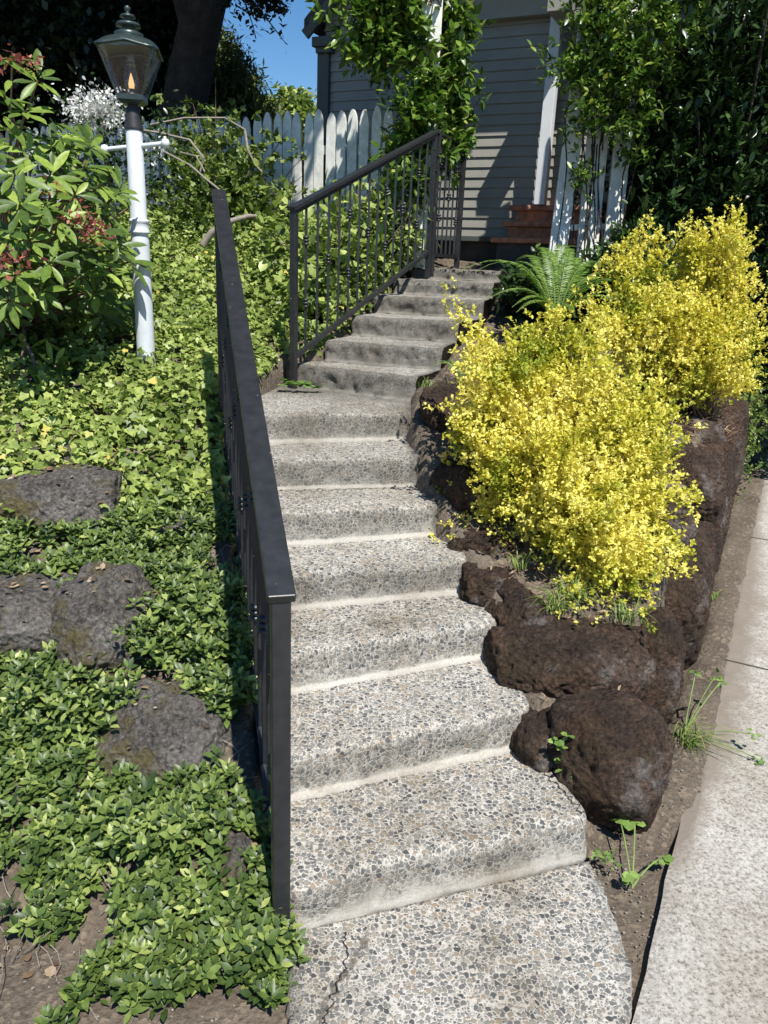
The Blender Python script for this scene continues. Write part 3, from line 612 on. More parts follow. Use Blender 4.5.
# ------------------------------------------------------------------ rocks
ROCKS = []
def rock(label, c, dims, mat, seed, rz=0., tilt=0., boxy=3.2, rough=1., sub=5, taper=0.):
    """faceted, cracked and pitted boulder"""
    rg = np.random.default_rng(seed*17+3)
    bm = bmesh.new(); bmesh.ops.create_icosphere(bm, subdivisions=sub, radius=1.); dirs = np.array([v.co[:] for v in bm.verts])
    F = [tuple(v.index for v in f.verts) for f in bm.faces]; bm.free()
    nk = 22; pn = rg.normal(size=(nk, 3)); pn /= np.linalg.norm(pn, axis=1)[:, None]
    pn = np.vstack([pn, np.eye(3), -np.eye(3)]); pd = np.concatenate([rg.uniform(.74, .98, nk), rg.uniform(.80, .95, 6)])
    dt_ = np.maximum(dirs@pn.T, .05); rr = pd/dt_
    kk = 34.; r_ = -np.log(np.exp(-kk*rr).sum(1))/kk+.03
    p = dirs*r_[:, None]*np.array(dims)/2*1.08
    cz, sz = math.cos(rz), math.sin(rz); ct, stt = math.cos(tilt), math.sin(tilt)
    Rm = np.array([[cz, -sz, 0], [sz, cz, 0], [0, 0, 1]])@np.array([[1, 0, 0], [0, ct, -stt], [0, stt, ct]])
    dm = min(dims); sd = np.array([seed*3.7, seed*1.3, seed*5.1]); V = []
    for q, d in zip(p, dirs):
        v = Vector(q+sd)
        a_ = mn.noise(v*(1.3/dm)); rd_ = mn.ridged_multi_fractal(v*(.9/dm), .8, 2.3, 5, 1., 2.)
        f = mn.fractal(v*22, .8, 2.2, 4); g_ = mn.noise(v*60)
        pit = max(0., mn.noise(v*38)-.15)
        c_ = mn.ridged_multi_fractal(v*(2.1/dm)+Vector((9, 3, 1)), 1., 2.0, 3, 1., 2.)
        q = q+d*(dm*(.04*a_-.07*max(0, rd_-1.45)-.045*max(0, c_-1.55)+.03)*rough+(.011*f+.005*g_-.026*pit)*rough)
        if taper: q = q*np.array([1-taper*(.5-q[2]/dims[2]), 1-taper*.6*(.5-q[2]/dims[2]), 1])
        V.append(Rm@q)
    o = mesh('boulder', V, F, mat, smooth=True); o.location = c
    tag(o, label, 'rock', 'lava rocks edging the planter' if mat is MAT['lava'] else 'grey rocks in the left bank')
    ROCKS.append((np.array(c), np.array(dims))); return o
L_ = MAT['lava']; G_ = MAT['grey_rock']
rock('big dark wedge-shaped rock at the front tip of the planter beside the lowest step', (.70, 2.10, .09), (.46, .58, .50), L_, 1, R(36), R(-14), sub=6, taper=.55)
rock('long flat topped brown rock lying across and above the front wedge rock', (.69, 2.40, .29), (.60, .36, .28), L_, 2, R(12), 0, sub=6)
rock('small dark stone wedged between the second step and the front rocks', (.50, 2.16, .13), (.15, .32, .24), L_, 16, R(15))
rock('narrow dark rock slanting along the edge of the third step', (.50, 2.62, .36), (.20, .44, .30), L_, 3, R(22), 0, sub=6)
rock('small dark rock under the left side of the front yellow bush', (.43, 2.92, .48), (.38, .22, .24), L_, 4, R(-10), sub=6)
rock('low dark rock filling the corner between the third and fourth step', (.41, 2.74, .43), (.22, .24, .16), L_, 15, R(20))
rock('dark rock in the shadow of the yellow bush beside the middle steps', (.34, 3.25, .64), (.28, .44, .38), L_, 5, R(8))
rock('rounded dark rock at the bend of the steps under the fern', (.28, 3.72, .90), (.26, .38, .34), L_, 6, R(5))
rock('low reddish brown rock of the sidewalk wall nearest the tall grass tuft', (.99, 2.55, .17), (.24, .52, .52), L_, 7, R(-28), 0, sub=6)
rock('reddish rock in the middle of the wall along the sidewalk', (1.27, 3.10, .26), (.30, .66, .66), L_, 8, R(-27), sub=6)
rock('pitted rock tucked below the right edge of the front yellow bush', (1.14, 3.15, .56), (.34, .46, .36), L_, 9, R(10), sub=6)
rock('tall brown rock under the rear yellow bush beside the sidewalk', (1.62, 3.85, .40), (.36, .84, .90), L_, 10, R(-27), sub=6)
rock('farthest brown wall rock disappearing under the green hedge', (2.02, 4.72, .42), (.38, .92, 1.0), L_, 11, R(-27))
rock('dark rock standing behind the dry brown heather', (1.46, 3.95, .80), (.45, .6, .34), L_, 13, R(12))
rock('brown pitted rock just below the dry heather', (1.36, 3.45, .66), (.40, .45, .40), L_, 14, R(-20), sub=6)
rock('broad flat grey rock at the left edge of the picture', tuple(hit(15, 628)+np.array([0, .10, -.03])), (.44, .5, .32), G_, 21, R(8), R(-12), sub=6)
rock('upright grey rock with an orange mossy streak', tuple(hit(100, 652)+np.array([0, .07, .02])), (.34, .36, .44), G_, 22, R(-28), R(-14), sub=6)
rock('mossy dark grey rock higher up at the left edge', tuple(hit(45, 528)+np.array([0, .10, .02])), (.50, .36, .32), G_, 23, R(5), R(-5), sub=6)
rock('shadowed grey rock with periwinkle leaves hanging over it', tuple(hit(155, 545)+np.array([0, .10, -.03])), (.34, .3, .28), G_, 24, R(15))
rock('angular dark grey rock amid the periwinkle near the railing foot', tuple(hit(165, 770)+np.array([0, .10, .0])), (.35, .36, .38), G_, 25, R(-6), R(-10), sub=6)
rock('small grey rock wedged against the foot of the near railing', tuple(hit(236, 868)+np.array([.01, .05, -.03])), (.12, .26, .22), G_, 26, R(-8), 0)
rock('brown grey stone on the upper left edge of the bank', tuple(hit(22, 490)+np.array([0, .16, .02])), (.34, .3, .24), G_, 27, R(25))
def in_rock(P, s=.46):
    k_ = np.zeros(len(P), bool)
    for c, d in ROCKS: k_ |= (((P[:, :3]-c)/(d*s))**2).sum(1) < 1
    return k_
# ------------------------------------------------------------------ foliage engine
def tmpl(kind):
    if kind == 'oval':
        V = [(0, 0, 0), (-.2, .3, .05), (0, .3, 0), (.2, .3, .05), (-.2, .62, .04), (0, .65, -.01), (.2, .62, .04), (0, 1, -.07)]
        F = [(0, 2, 1), (0, 3, 2), (1, 2, 5, 4), (2, 3, 6, 5), (4, 5, 7), (5, 6, 7)]
    elif kind == 'long':
        yy = [.14, .32, .52, .7, .86]; ww = [.055, .115, .145, .135, .085]; V = [(0, 0, 0)]
        for y_, w_ in zip(yy, ww): V += [(-w_, y_, .035-.14*y_*y_), (0, y_, -.14*y_*y_), (w_, y_, .035-.14*y_*y_)]
        V.append((0, 1, -.15)); F = [(0, 2, 1), (0, 3, 2)]
        for q_ in range(4): a_ = 1+3*q_; F += [(a_, a_+1, a_+4, a_+3), (a_+1, a_+2, a_+5, a_+4)]
        F += [(13, 14, 16), (14, 15, 16)]
    elif kind == 'ivy':
        V = [(0, .05, 0), (-.3, -.02, .03), (-.5, .35, -.03), (-.28, .45, .05), (0, .95, -.06), (.28, .45, .05), (.5, .35, -.03), (.3, -.02, .03), (0, .4, 0)]
        F = [(8, 0, 1), (8, 1, 2), (8, 2, 3), (8, 3, 4), (8, 4, 5), (8, 5, 6), (8, 6, 7), (8, 7, 0)]
    elif kind == 'round':
        V = [(0, 0, 0), (-.32, .45, .06), (-.2, .9, 0), (.2, .9, 0), (.32, .45, .06), (0, .5, 0)]
        F = [(0, 5, 1), (1, 5, 2), (2, 5, 3), (3, 5, 4), (4, 5, 0)]
    elif kind == 'rhomb':
        V = [(0, 0, 0), (-.22, .45, .04), (0, 1, -.04), (.22, .45, .04)]; F = [(0, 3, 2, 1)]
    elif kind == 'needle':
        V = [(0, 0, 0), (-.07, .5, .02), (0, 1, -.05), (.07, .5, .02)]; F = [(0, 3, 2, 1)]
    return np.array(V, float), F
def nrmz(a): return a/(np.linalg.norm(a, axis=1)[:, None]+1e-9)
def leafobj(name, kind, P, D, Nn, S, mat, parent=None, rnd=None, wid=1.):
    """P base points, D tip directions, Nn rough face normals, S lengths"""
    V, F = tmpl(kind); V = V*np.array([wid, 1, 1]); P = np.asarray(P); D = nrmz(np.asarray(D)); n_ = len(P)
    Xa = nrmz(np.cross(D, Nn)); Za = np.cross(Xa, D)
    W_ = P[:, None, :]+S[:, None, None]*(V[None, :, 0, None]*Xa[:, None, :]+V[None, :, 1, None]*D[:, None, :]+V[None, :, 2, None]*Za[:, None, :])
    W_ = W_.reshape(-1, 3); me = bpy.data.meshes.new(name)
    flat = np.concatenate([np.array(f) for f in F]); lens = np.array([len(f) for f in F]); k_ = len(V)
    L = (flat[None, :]+(np.arange(n_)*k_)[:, None]).reshape(-1); tot = np.tile(lens, n_); start = np.concatenate([[0], np.cumsum(tot)[:-1]])
    if parent is not None:
        pw = np.zeros(3); p = parent
        while p: pw += np.array(p.location); p = p.parent
        W_ = W_-pw
    me.vertices.add(len(W_)); me.vertices.foreach_set('co', W_.astype(np.float32).ravel())
    me.loops.add(len(L)); me.loops.foreach_set('vertex_index', L.astype(np.int32))
    me.polygons.add(len(tot)); me.polygons.foreach_set('loop_start', start.astype(np.int32)); me.polygons.foreach_set('loop_total', tot.astype(np.int32))
    me.polygons.foreach_set('use_smooth', np.ones(len(tot), bool))
    if rnd is None: rnd = rng.random(n_)
    at = me.attributes.new('rnd', 'FLOAT', 'POINT'); at.data.foreach_set('value', np.repeat(rnd, k_).astype(np.float32))
    me.materials.append(mat); me.update(); me.validate()
    o = bpy.data.objects.new(name, me); C.collection.objects.link(o)
    if parent is not None: o.parent = parent
    return o
def rv(n_): return nrmz(rng.normal(size=(n_, 3)))
def noisev(P, s, o=3): return np.array([fbm(p, o, s) for p in P])
def bez(a, c, b, t): t = t[:, None]; return (1-t)**2*a+2*t*(1-t)*c+t*t*b
def bush(name, label, cat, base, tips, leafkind, mat, lsize, per, spread, bark='twig', twr=.006, t0=.35, lift=.25, group=None, foliage='foliage', stem='stem', wid=1., up=.5, droop=0., clump=None, rndf=None, near=False, every=3):
    """many arching stems from the base to each tip, with short side twigs of leaves"""
    r = empty(name, tuple(base[0]), label, cat, group)
    P = []; D = []; Nn = []; m = MB(); base = np.array(base)
    for k_, tip in enumerate(tips):
        b0 = (base[np.argmin(((base-tip)**2).sum(1))] if near else base[k_ % len(base)])+rng.normal(size=3)*[.03, .03, .0]; c = (b0+tip)/2+np.array([0, 0, lift*np.linalg.norm(tip-b0)])+rng.normal(size=3)*.04
        if k_ % every == 0: m.tube(bez(b0, c, tip, np.linspace(0, 1, 7)), np.linspace(twr, twr*.25, 7), 4, False)
        n_ = per; t = t0+(1-t0)*rng.random(n_)**.8; p = bez(b0, c, tip, t); tg = nrmz(bez(b0, c, tip, np.minimum(t+.02, 1.02))-p)
        if clump: # group the leaves in little twigs
            g_ = max(1, n_//clump); ci = rng.integers(0, g_, n_); cen = p[ci]+rv(g_)[ci]*spread*rng.random(g_)[ci][:, None]**.6
            dd = nrmz(rv(g_)[ci]*.8+tg*.6+np.array([0, 0, up])); q = cen+dd*rng.random(n_)[:, None]*lsize*clump*.3
        else:
            q = p+rv(n_)*spread*rng.random(n_)[:, None]**.5; dd = nrmz(tg+rv(n_)*.5)
        P.append(q); D.append(nrmz(dd*.6+rv(n_)*.9+np.array([0, 0, up*.4-droop]))); Nn.append(nrmz(rv(n_)*.7+np.array([0, 0, 1.])+sdir*.5))
    P = np.concatenate(P); D = np.concatenate(D); Nn = np.concatenate(Nn)
    S = lsize*(.65+.7*rng.random(len(P)))
    rd = rng.random(len(P)) if rndf is None else rndf(P)
    leafobj(foliage, leafkind, P, D, Nn, S, mat, r, rd, wid)
    if m.V: m.build(stem, MAT[bark], r)
    return r
def ell(c, rad, n_, lo=.75, noise_amp=.25, zmin=-.3):
    """tip points on an uneven ellipsoid"""
    d = rv(n_*2); d = d[d[:, 2] > zmin][:n_]; nz = noisev(d*1.0+np.array(c), 2.1, 3)
    return np.array(c)+d*np.array(rad)*(lo+(1-lo)*rng.random(len(d)))[:, None]*(1+noise_amp*nz)[:, None]

# ivy and periwinkle over the left bank
def gr_normal(x, y):
    e = .04; dx = (ht(x+e, y)-ht(x-e, y))/(2*e); dy = (ht(x, y+e)-ht(x, y-e))/(2*e)
    return nrmz(np.stack([-dx, -dy, np.ones_like(dx)], 1))
def cover(n_, xr, yr, fn):
    x = rng.uniform(*xr, n_); y = rng.uniform(*yr, n_); k_ = fn(x, y); return x[k_], y[k_]
def left_of_stairs(x, y, gap=.0): return x < np.interp(y, FL[:, 1], FL[:, 0])-gap+0.
def ivy_region(x, y):
    ns = np.array([fbm((a, b_, 4.), 3, 2.5) for a, b_ in zip(x, y)])
    return left_of_stairs(x, y, .01) & (y+.25*ns-.25*np.clip(x+.9, -1, .6) > 2.75)
x, y = cover(72000, (-3.6, .35), (2.3, 7.4), ivy_region)
hn = np.array([fbm((a, b_, 1.), 3, 3.) for a, b_ in zip(x, y)]); hole = np.array([fbm((a, b_, 8.), 2, 5.) for a, b_ in zip(x, y)])
k_ = hole > -.42; x, y, hn = x[k_], y[k_], hn[k_]
back = sm(4.6, 6.3, y)      # the ivy mounds up towards the fence
lift = .02+.10*rng.random(len(x))+.08*np.maximum(hn, 0)+back*.22*rng.random(len(x))
lift *= 1-.75*sm(.15, .0, np.interp(y, FL[:, 1], FL[:, 0])-x)*(1-.6*back)
P = np.stack([x, y, ht(x, y)+lift], 1); k_ = ~in_rock(P); P = P[k_]; x, y = P[:, 0], P[:, 1]
g_ = gr_normal(x, y)
D = nrmz(rv(len(P))+np.array([0, -.5, -.25])); Nn = nrmz(g_+sdir*.6+rv(len(P))*.55)
rd = np.clip(rng.random(len(P))*.7+.25*noisev(P, 3., 2)+.12, 0, .97); rd[rng.random(len(P)) < .006] = 1
tag(leafobj('ivy_ground_cover', 'ivy', P, D, Nn, .040*(.55+.8*rng.random(len(P))), MAT['ivy'], None, rd), 'bright green ivy covering the bank round the lamp post', 'ground cover', kind='stuff')

def sprigs(cx, cy, cz, nleaf=7, size=.032, flat=.35):
    n_ = len(cx); nr_ = gr_normal(cx, cy); ax = nrmz(nr_*.6+np.array([0, -.15, .6])+sdir*.2+rv(n_)*.45)
    P = []; D = []; Nn = []; S = []
    ref = nrmz(np.cross(ax, rv(n_))); r2 = np.cross(ax, ref)
    for q in range(nleaf):
        lvl = q//3; a = rng.random(n_)*.5+q*2.2+lvl*.6; rad = ref*np.cos(a)[:, None]+r2*np.sin(a)[:, None]
        P.append(np.stack([cx, cy, cz], 1)+ax*(lvl*.011)+rad*.003); e = flat+.25*lvl+.2*rng.random(n_)
        D.append(nrmz(rad+ax*e[:, None])); Nn.append(nrmz(ax-rad*e[:, None])); S.append(size*(1.1-.22*lvl)*(.75+.5*rng.random(n_)))
    return np.concatenate(P), np.concatenate(D), np.concatenate(Nn), np.concatenate(S)
def vinca_region(x, y):
    ns = np.array([fbm((a, b_, 4.), 3, 2.5) for a, b_ in zip(x, y)]); h2 = np.array([fbm((a, b_, 14.), 3, 4.5) for a, b_ in zip(x, y)])
    return left_of_stairs(x, y, -.01) & (y+.25*ns-.25*np.clip(x+.9, -1, .6) < 2.95) & (h2 > -.17-.15*sm(-.7, -1.0, x)+.25*sm(1.75, 1.5, y)*sm(-.5, -.9, x)) & (y > 1.285+.12*ns+.8*np.clip(-.70-x, 0, .18)) 
x, y = cover(9000, (-1.9, -.18), (1.22, 3.2), vinca_region)
z = ht(x, y)+.015+.055*rng.random(len(x)); PP = np.stack([x, y, z], 1)
k_ = ~in_rock(PP, .50); x, y, z = x[k_], y[k_], z[k_]
P, D, Nn, S = sprigs(x, y, z)
rd = np.clip((np.tile(rng.random(len(x)), 7)*.7+.4*rng.random(len(P)))**1.5, 0, 1)
tag(leafobj('periwinkle_ground_cover', 'oval', P, D, Nn, S, MAT['vinca'], None, rd), 'glossy dark periwinkle spilling down the front of the left bank', 'ground cover', kind='stuff')
# sprigs trailing onto the rocks
PQ = []
for (px, py, n_, sp) in [(165, 640, 120, .09), (190, 600, 150, .1), (150, 520, 90, .08), (215, 690, 80, .05), (120, 700, 40, .05), (150, 830, 60, .06), (205, 820, 50, .05), (60, 700, 60, .09), (225, 640, 80, .06), (262, 940, 25, .04), (285, 950, 12, .03)]:
    c = hit(px, py, .08); PQ.append(c+rng.normal(size=(n_, 3))*[sp, sp*.7, .03])
PQ = np.concatenate(PQ); PQ[:, 2] = np.maximum(PQ[:, 2], ht(PQ[:, 0], PQ[:, 1])+.02)
P, D, Nn, S = sprigs(PQ[:, 0], PQ[:, 1], PQ[:, 2])
tag(leafobj('trailing_periwinkle', 'oval', P, D, Nn, S, MAT['vinca']), 'loose periwinkle sprigs trailing over the grey rocks', 'ground cover', kind='stuff')
# vines stems and dry litter in the bank
m = MB()
for q in range(480):
    x0 = rng.uniform(-1.7, -.3); y0 = rng.uniform(1.46, 3.2)
    if not left_of_stairs(x0, y0): continue
    a = rng.uniform(-2.6, -.5); L = rng.uniform(.08, .26); t = np.linspace(0, 1, 5); X_ = x0+math.cos(a)*L*t+.02*np.sin(t*5+q); Y_ = y0+math.sin(a)*L*t
    if X_.max() > -.25-(Y_.min()-1.5)*.27: continue
    m.tube(np.stack([X_, Y_, ht(X_, Y_)+.012+.05*np.sin(t*3)*rng.random()], 1), .0013, 3, False)
tag(m.build('dry_vine_stems', MAT['paletwig']), 'thin dry stems showing between the periwinkle leaves', 'stems', kind='stuff')
x, y = cover(520, (-1.8, -.3), (1.35, 3.3), lambda a, b_: left_of_stairs(a, b_))
from mathutils.bvhtree import BVHTree
bv = []
for o_ in [o for o in C.objects if o.name.startswith('boulder')]:
    bv.append(BVHTree.FromPolygons([v.co+o_.location for v in o_.data.vertices], [tuple(p_.vertices) for p_ in o_.data.polygons]))
def topz(x_, y_):
    z_ = float(ht(x_, y_))
    for b__ in bv:
        h__ = b__.ray_cast(Vector((x_, y_, 4)), Vector((0, 0, -1)))
        if h__[0] is not None: z_ = max(z_, h__[0].z)
    return z_
P = np.stack([x, y, np.array([topz(a_, c_) for a_, c_ in zip(x, y)])+.010], 1)
tag(leafobj('dry_leaf_litter', 'oval', P, nrmz(rv(len(P))*[1, 1, .2]), nrmz(rv(len(P))*.4+[0, 0, 1]), .024*(.4+rng.random(len(P))), MAT['deadleaf'], wid=1.7), 'brown dead leaves lying on the soil of the left bank', 'leaf litter', kind='stuff')
x = rng.uniform(.25, 2.0, 6000); y = rng.uniform(1.9, 4.6, 6000); wx = np.interp(y, WY, WX); ro = np.argsort(FR[:, 1]); rx = np.interp(y, FR[ro, 1], FR[ro, 0])
k_ = (x < wx-.2) & (x > rx+.05); x, y = x[k_], y[k_]; P = np.stack([x, y, ht(x, y)+.02], 1)
tag(leafobj('planter_leaf_litter', 'needle', P, nrmz(rv(len(P))*[1, 1, .3]), nrmz(rv(len(P))*.4+[0, 0, 1]), .05*(.4+rng.random(len(P))), MAT['deadleaf']), 'tan dry litter on the soil between the planter rocks', 'leaf litter', kind='stuff')

# golden barberries
def goldr(P):
    return np.clip(.5+.45*noisev(P, 5., 3)*1.6+.5*(rng.random(len(P))-.4), 0, 1)
c1 = np.array([.78, 3.12, .62])
tips = ell((.76, 3.12, .70), (.47, .45, .52), 620, .72, .45, -.35)
ex = []
for (px, py, Yq, n_, sp) in [(620, 585, 2.62, 42, .10), (600, 540, 2.66, 50, .11), (655, 560, 2.75, 26, .07), (640, 510, 2.9, 30, .1), (476, 345, 3.2, 22, .06), (472, 400, 3.05, 25, .05), (590, 345, 3.3, 22, .08), (650, 420, 3.2, 40, .09), (560, 480, 2.75, 30, .1), (525, 345, 3.25, 36, .08), (560, 340, 3.3, 36, .08), (500, 375, 3.1, 36, .08), (465, 430, 3.0, 20, .05), (492, 462, 2.9, 30, .07), (450, 318, 3.3, 5, .05)]:
    ex.append(aty(px, py, Yq)+rng.normal(size=(n_, 3))*sp*.8)
tips = np.concatenate([tips]+ex)
bush('barberry_bush', 'large golden yellow barberry sprawling over the front planter rocks', 'shrub', [(.78, 3.15, .5), (.9, 2.95, .48), (.65, 3.2, .6)], tips, 'round', MAT['gold'], .0150, 175, .060, every=7, twr=.004, lift=.2, t0=.45, clump=9, rndf=goldr, group='golden barberries')
tips = ell((1.50, 3.95, 1.26), (.29, .34, .33), 400, .72, .5, -.5)
ex = []
for (px, py, Yq, n_, sp) in [(728, 238, 3.9, 35, .06), (690, 238, 3.9, 30, .06), (650, 225, 3.9, 9, .035), (630, 250, 3.9, 14, .05), (735, 280, 3.9, 32, .06), (615, 310, 3.65, 45, .09), (590, 325, 3.55, 18, .06), (700, 375, 3.8, 14, .06), (660, 290, 3.7, 20, .1), (732, 320, 3.9, 22, .06), (735, 212, 3.95, 7, .03), (610, 262, 3.85, 10, .04)]:
    ex.append(aty(px, py, Yq)+rng.normal(size=(n_, 3))*sp*.8)
tips = np.concatenate([tips]+ex)
bush('barberry_bush', 'rear golden yellow barberry in front of the dark evergreen', 'shrub', [(1.5, 4.0, .9), (1.6, 3.9, .9)], tips, 'round', MAT['gold'], .0150, 175, .060, every=7, twr=.004, lift=.13, t0=.45, clump=9, rndf=goldr, group='golden barberries')
# dry heather on top of the wall
tips = ell(tuple(aty(690, 430, 4.0)), (.20, .16, .2), 260, .5, .3, -.9)
bush('dry_heather', 'dead brown heather clump between the rear barberry and the wall', 'shrub', [tuple(aty(688, 445, 4.1))], tips, 'needle', MAT['deadleaf'], .05, 10, .04, twr=.004, t0=.3, lift=.1)

# ferns
def fern(label, base, fr_, cat='fern', scale=1.):
    r = empty('sword_fern', tuple(base), label, cat); base = np.array(base)
    for (az, L, upk) in fr_:
        P = []; D = []; Nn = []; S = []
        dr = np.array([math.cos(az), math.sin(az), 0]); tip = base+dr*L*.8+zz*L*(upk-.35); c = base+dr*L*.25+zz*L*upk
        t = np.linspace(.12, 1, int(56*scale)); p = bez(base, c, tip, t); tg = nrmz(bez(base, c, tip, t+.01)-p); sd = nrmz(np.cross(tg, np.tile(zz, (len(t), 1)))); nn_ = np.cross(sd, tg)
        ln = L*.125*np.sin(np.clip((1.03-t)*1.25, 0, 1)*math.pi/2)*np.minimum(1, (t)*3)
        for s in (-1, 1):
            P.append(p); D.append(nrmz(sd*s+tg*.45-nn_*.12+rng.normal(size=p.shape)*.06)); Nn.append(nn_); S.append(ln)
        o = leafobj('frond', 'needle', np.concatenate(P), np.concatenate(D), np.concatenate(Nn), np.concatenate(S), MAT['fern'], r, wid=1.35)
        m = MB(); m.tube(bez(base, c, tip, np.linspace(0, 1, 10)), np.linspace(.003, .001, 10), 4, False); m.build('frond_stem', MAT['greenstem'], o)
fb = aty(556, 318, 4.75); fb[2] = 1.27
frs = [(R(a), L, q) for a, L, q in [(182, .78, .72), (172, .62, .85), (160, .6, .62), (140, .55, .8), (118, .6, .95), (98, .6, 1.0), (80, .62, 1.05), (62, .6, .95), (45, .62, .85), (28, .6, .75), (12, .66, .68), (-8, .6, .6), (-30, .55, .6), (-55, .5, .55), (-85, .45, .55), (-110, .45, .55), (-140, .5, .6), (200, .6, .6), (105, .5, 1.2), (70, .5, 1.2), (35, .45, 1.15), (150, .45, 1.1), (0, .45, 1.0), (-20, .4, .9), (225, .5, .55)]]
fern('green sword fern arching over the upper steps beside the barberry', fb, frs)
fb2 = np.array([.38, 4.1, 1.0])
fern('small fern tuft at the bend of the steps below the larger fern', fb2, [(R(a), .22, .8) for a in range(0, 360, 40)], scale=.6)

# rhododendron on the left
def whorls(C_, A_, size=.12, nleaf=9):
    n_ = len(C_); ref = nrmz(np.cross(A_, rv(n_))); r2 = np.cross(A_, ref); P = []; D = []; Nn = []; S = []
    for q in range(nleaf):
        a = q*2*math.pi/nleaf+rng.random(n_)*.4; rad = ref*np.cos(a)[:, None]+r2*np.sin(a)[:, None]; e = rng.uniform(-.35, .65, n_)[:, None]
        P.append(C_+rad*.008+A_*rng.uniform(-.02, .01, n_)[:, None]); D.append(nrmz(rad+A_*e)); Nn.append(nrmz(A_-rad*e)); S.append(size*rng.uniform(.65, 1.15, n_))
    return map(np.concatenate, (P, D, Nn, S))
def rhodo(label, base, Cs, size=.115, blooms=(), name='rhododendron', group='rhododendrons on the bank'):
    r = empty(name, tuple(base), label, 'shrub', group); base = np.array(base)
    A_ = nrmz(nrmz(Cs-base-np.array([0, 0, .2]))*.7+np.array([0, -.25, .55])+rv(len(Cs))*.35)
    P, D, Nn, S = whorls(Cs, A_, size); leafobj('foliage', 'long', P, D, Nn, S, MAT['rhodo'], r, wid=.98)
    m = MB()
    for q, c in enumerate(Cs):
        a = base+rng.normal(size=3)*[.05, .05, 0]; m.tube(bez(a, (a+c)/2+np.array([0, 0, .05])+rng.normal(size=3)*.08, c, np.linspace(0, 1, 7)), np.linspace(.012, .004, 7), 5, False)
    m.build('branches', MAT['twig'], r)
    for c in blooms:
        n_ = 70; p = np.array(c)+rng.normal(size=(n_, 3))*[.045, .04, .026]
        leafobj('faded_bloom', 'rhomb', p, rv(n_), rv(n_), .03*(.6+.8*rng.random(n_)), MAT['bloomred'], r)
    return r
Cs = []
for (px, py, Yq) in [(25, 110, 3.5), (5, 95, 3.5), (38, 80, 3.6), (60, 150, 3.7), (30, 155, 3.5), (15, 175, 3.4), (50, 175, 3.5), (85, 165, 3.7), (100, 185, 3.7), (75, 195, 3.5), (120, 190, 3.8), (110, 215, 3.75), (45, 205, 3.4), (20, 205, 3.3), (60, 220, 3.4), (95, 235, 3.6), (30, 240, 3.3), (10, 235, 3.3), (75, 250, 3.5), (50, 262, 3.3), (118, 245, 3.8), (15, 275, 3.2), (40, 290, 3.3), (80, 275, 3.6), (100, 265, 3.7), (5, 210, 3.4), (130, 262, 3.9), (12, 130, 3.6), (90, 145, 3.85), (8, 300, 3.2), (62, 140, 3.7), (12, 60, 3.7), (-15, 150, 3.4), (-20, 250, 3.3), (140, 200, 4.15), (70, 180, 3.8)]:
    Cs.append(aty(px, py, Yq))
Cs = np.array(Cs); extra = []
for _ in range(100):
    p = aty(rng.uniform(-70, 118), rng.uniform(140, 325), rng.uniform(3.7, 4.5)); extra.append(p)
Cs = np.concatenate([Cs, np.array(extra)])
rhodo('big rhododendron with faded red blooms left of the lamp post', (-2.05, 4.1, 1.15), Cs, .125, [aty(78, 222, 3.42), aty(90, 228, 3.5), aty(20, 62, 3.62), aty(12, 262, 3.22), aty(60, 195, 3.5)])
Cs = np.array([hit(px, py)+np.array([0, 0, h_]) for px, py, h_ in [(30, 375, .12), (55, 385, .1), (10, 365, .15), (45, 400, .08), (15, 395, .08), (70, 372, .07), (0, 345, .2), (30, 355, .16)]])
rhodo('low young rhododendron shoots near the left edge below the big one', tuple(hit(30, 400)), Cs, .10)
# white flowers behind the lamp
cw = aty(98, 112, 6.6)
r = empty('white_flowering_shrub', (cw[0], cw[1], 1.6), 'shrub with a big white flower cluster behind the lantern', 'shrub')
n_ = 1500; p = cw+rng.normal(size=(n_, 3))*[.12, .08, .075]; leafobj('white_blossom', 'round', p, rv(n_), rv(n_), .036*(.6+.6*rng.random(n_)), MAT['bloomwhite'], r)
c2 = aty(152, 148, 6.6); n_ = 70; p = c2+rng.normal(size=(n_, 3))*[.08, .06, .05]; leafobj('white_blossom', 'round', p, rv(n_), rv(n_), .045*(.6+.6*rng.random(n_)), MAT['bloomwhite'], r)
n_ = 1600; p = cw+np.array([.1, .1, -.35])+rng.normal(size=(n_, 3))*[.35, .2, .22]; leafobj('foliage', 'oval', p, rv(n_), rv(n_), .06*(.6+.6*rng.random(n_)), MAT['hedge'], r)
m = MB(); m.tube([(cw[0], cw[1]+.1, 1.55), (cw[0]+.03, cw[1]+.1, 2.1), cw], [.03, .025, .012], 6); m.build('stem', MAT['bark'], r)

# climbing mass of ivy and bare twigs on the fence
tp = []
for (px, py, Yq, n_, sp) in [(200, 150, 7.0, 30, .16), (230, 135, 7.0, 12, .12), (260, 170, 6.7, 40, .17), (240, 200, 6.4, 40, .18), (205, 190, 6.6, 30, .2), (180, 175, 6.9, 25, .2), (282, 205, 6.3, 22, .12), (165, 130, 7.2, 18, .12), (212, 110, 7.2, 8, .08), (170, 215, 6.2, 30, .2)]:
    tp.append(aty(px, py, Yq)+rng.normal(size=(n_, 3))*sp)
bush('climbing_ivy', 'mound of ivy climbing over the left part of the picket fence', 'vine', [(-1.5, 6.9, 1.55), (-1.2, 6.6, 1.5), (-1.8, 6.9, 1.55)], np.concatenate(tp), 'ivy', MAT['ivy'], .05, 26, .1, twr=.008, t0=.45, lift=.1, clump=6, rndf=lambda P: .55*rng.random(len(P)))
m = MB()
def pxline(pts): return [aty(*p) for p in pts]
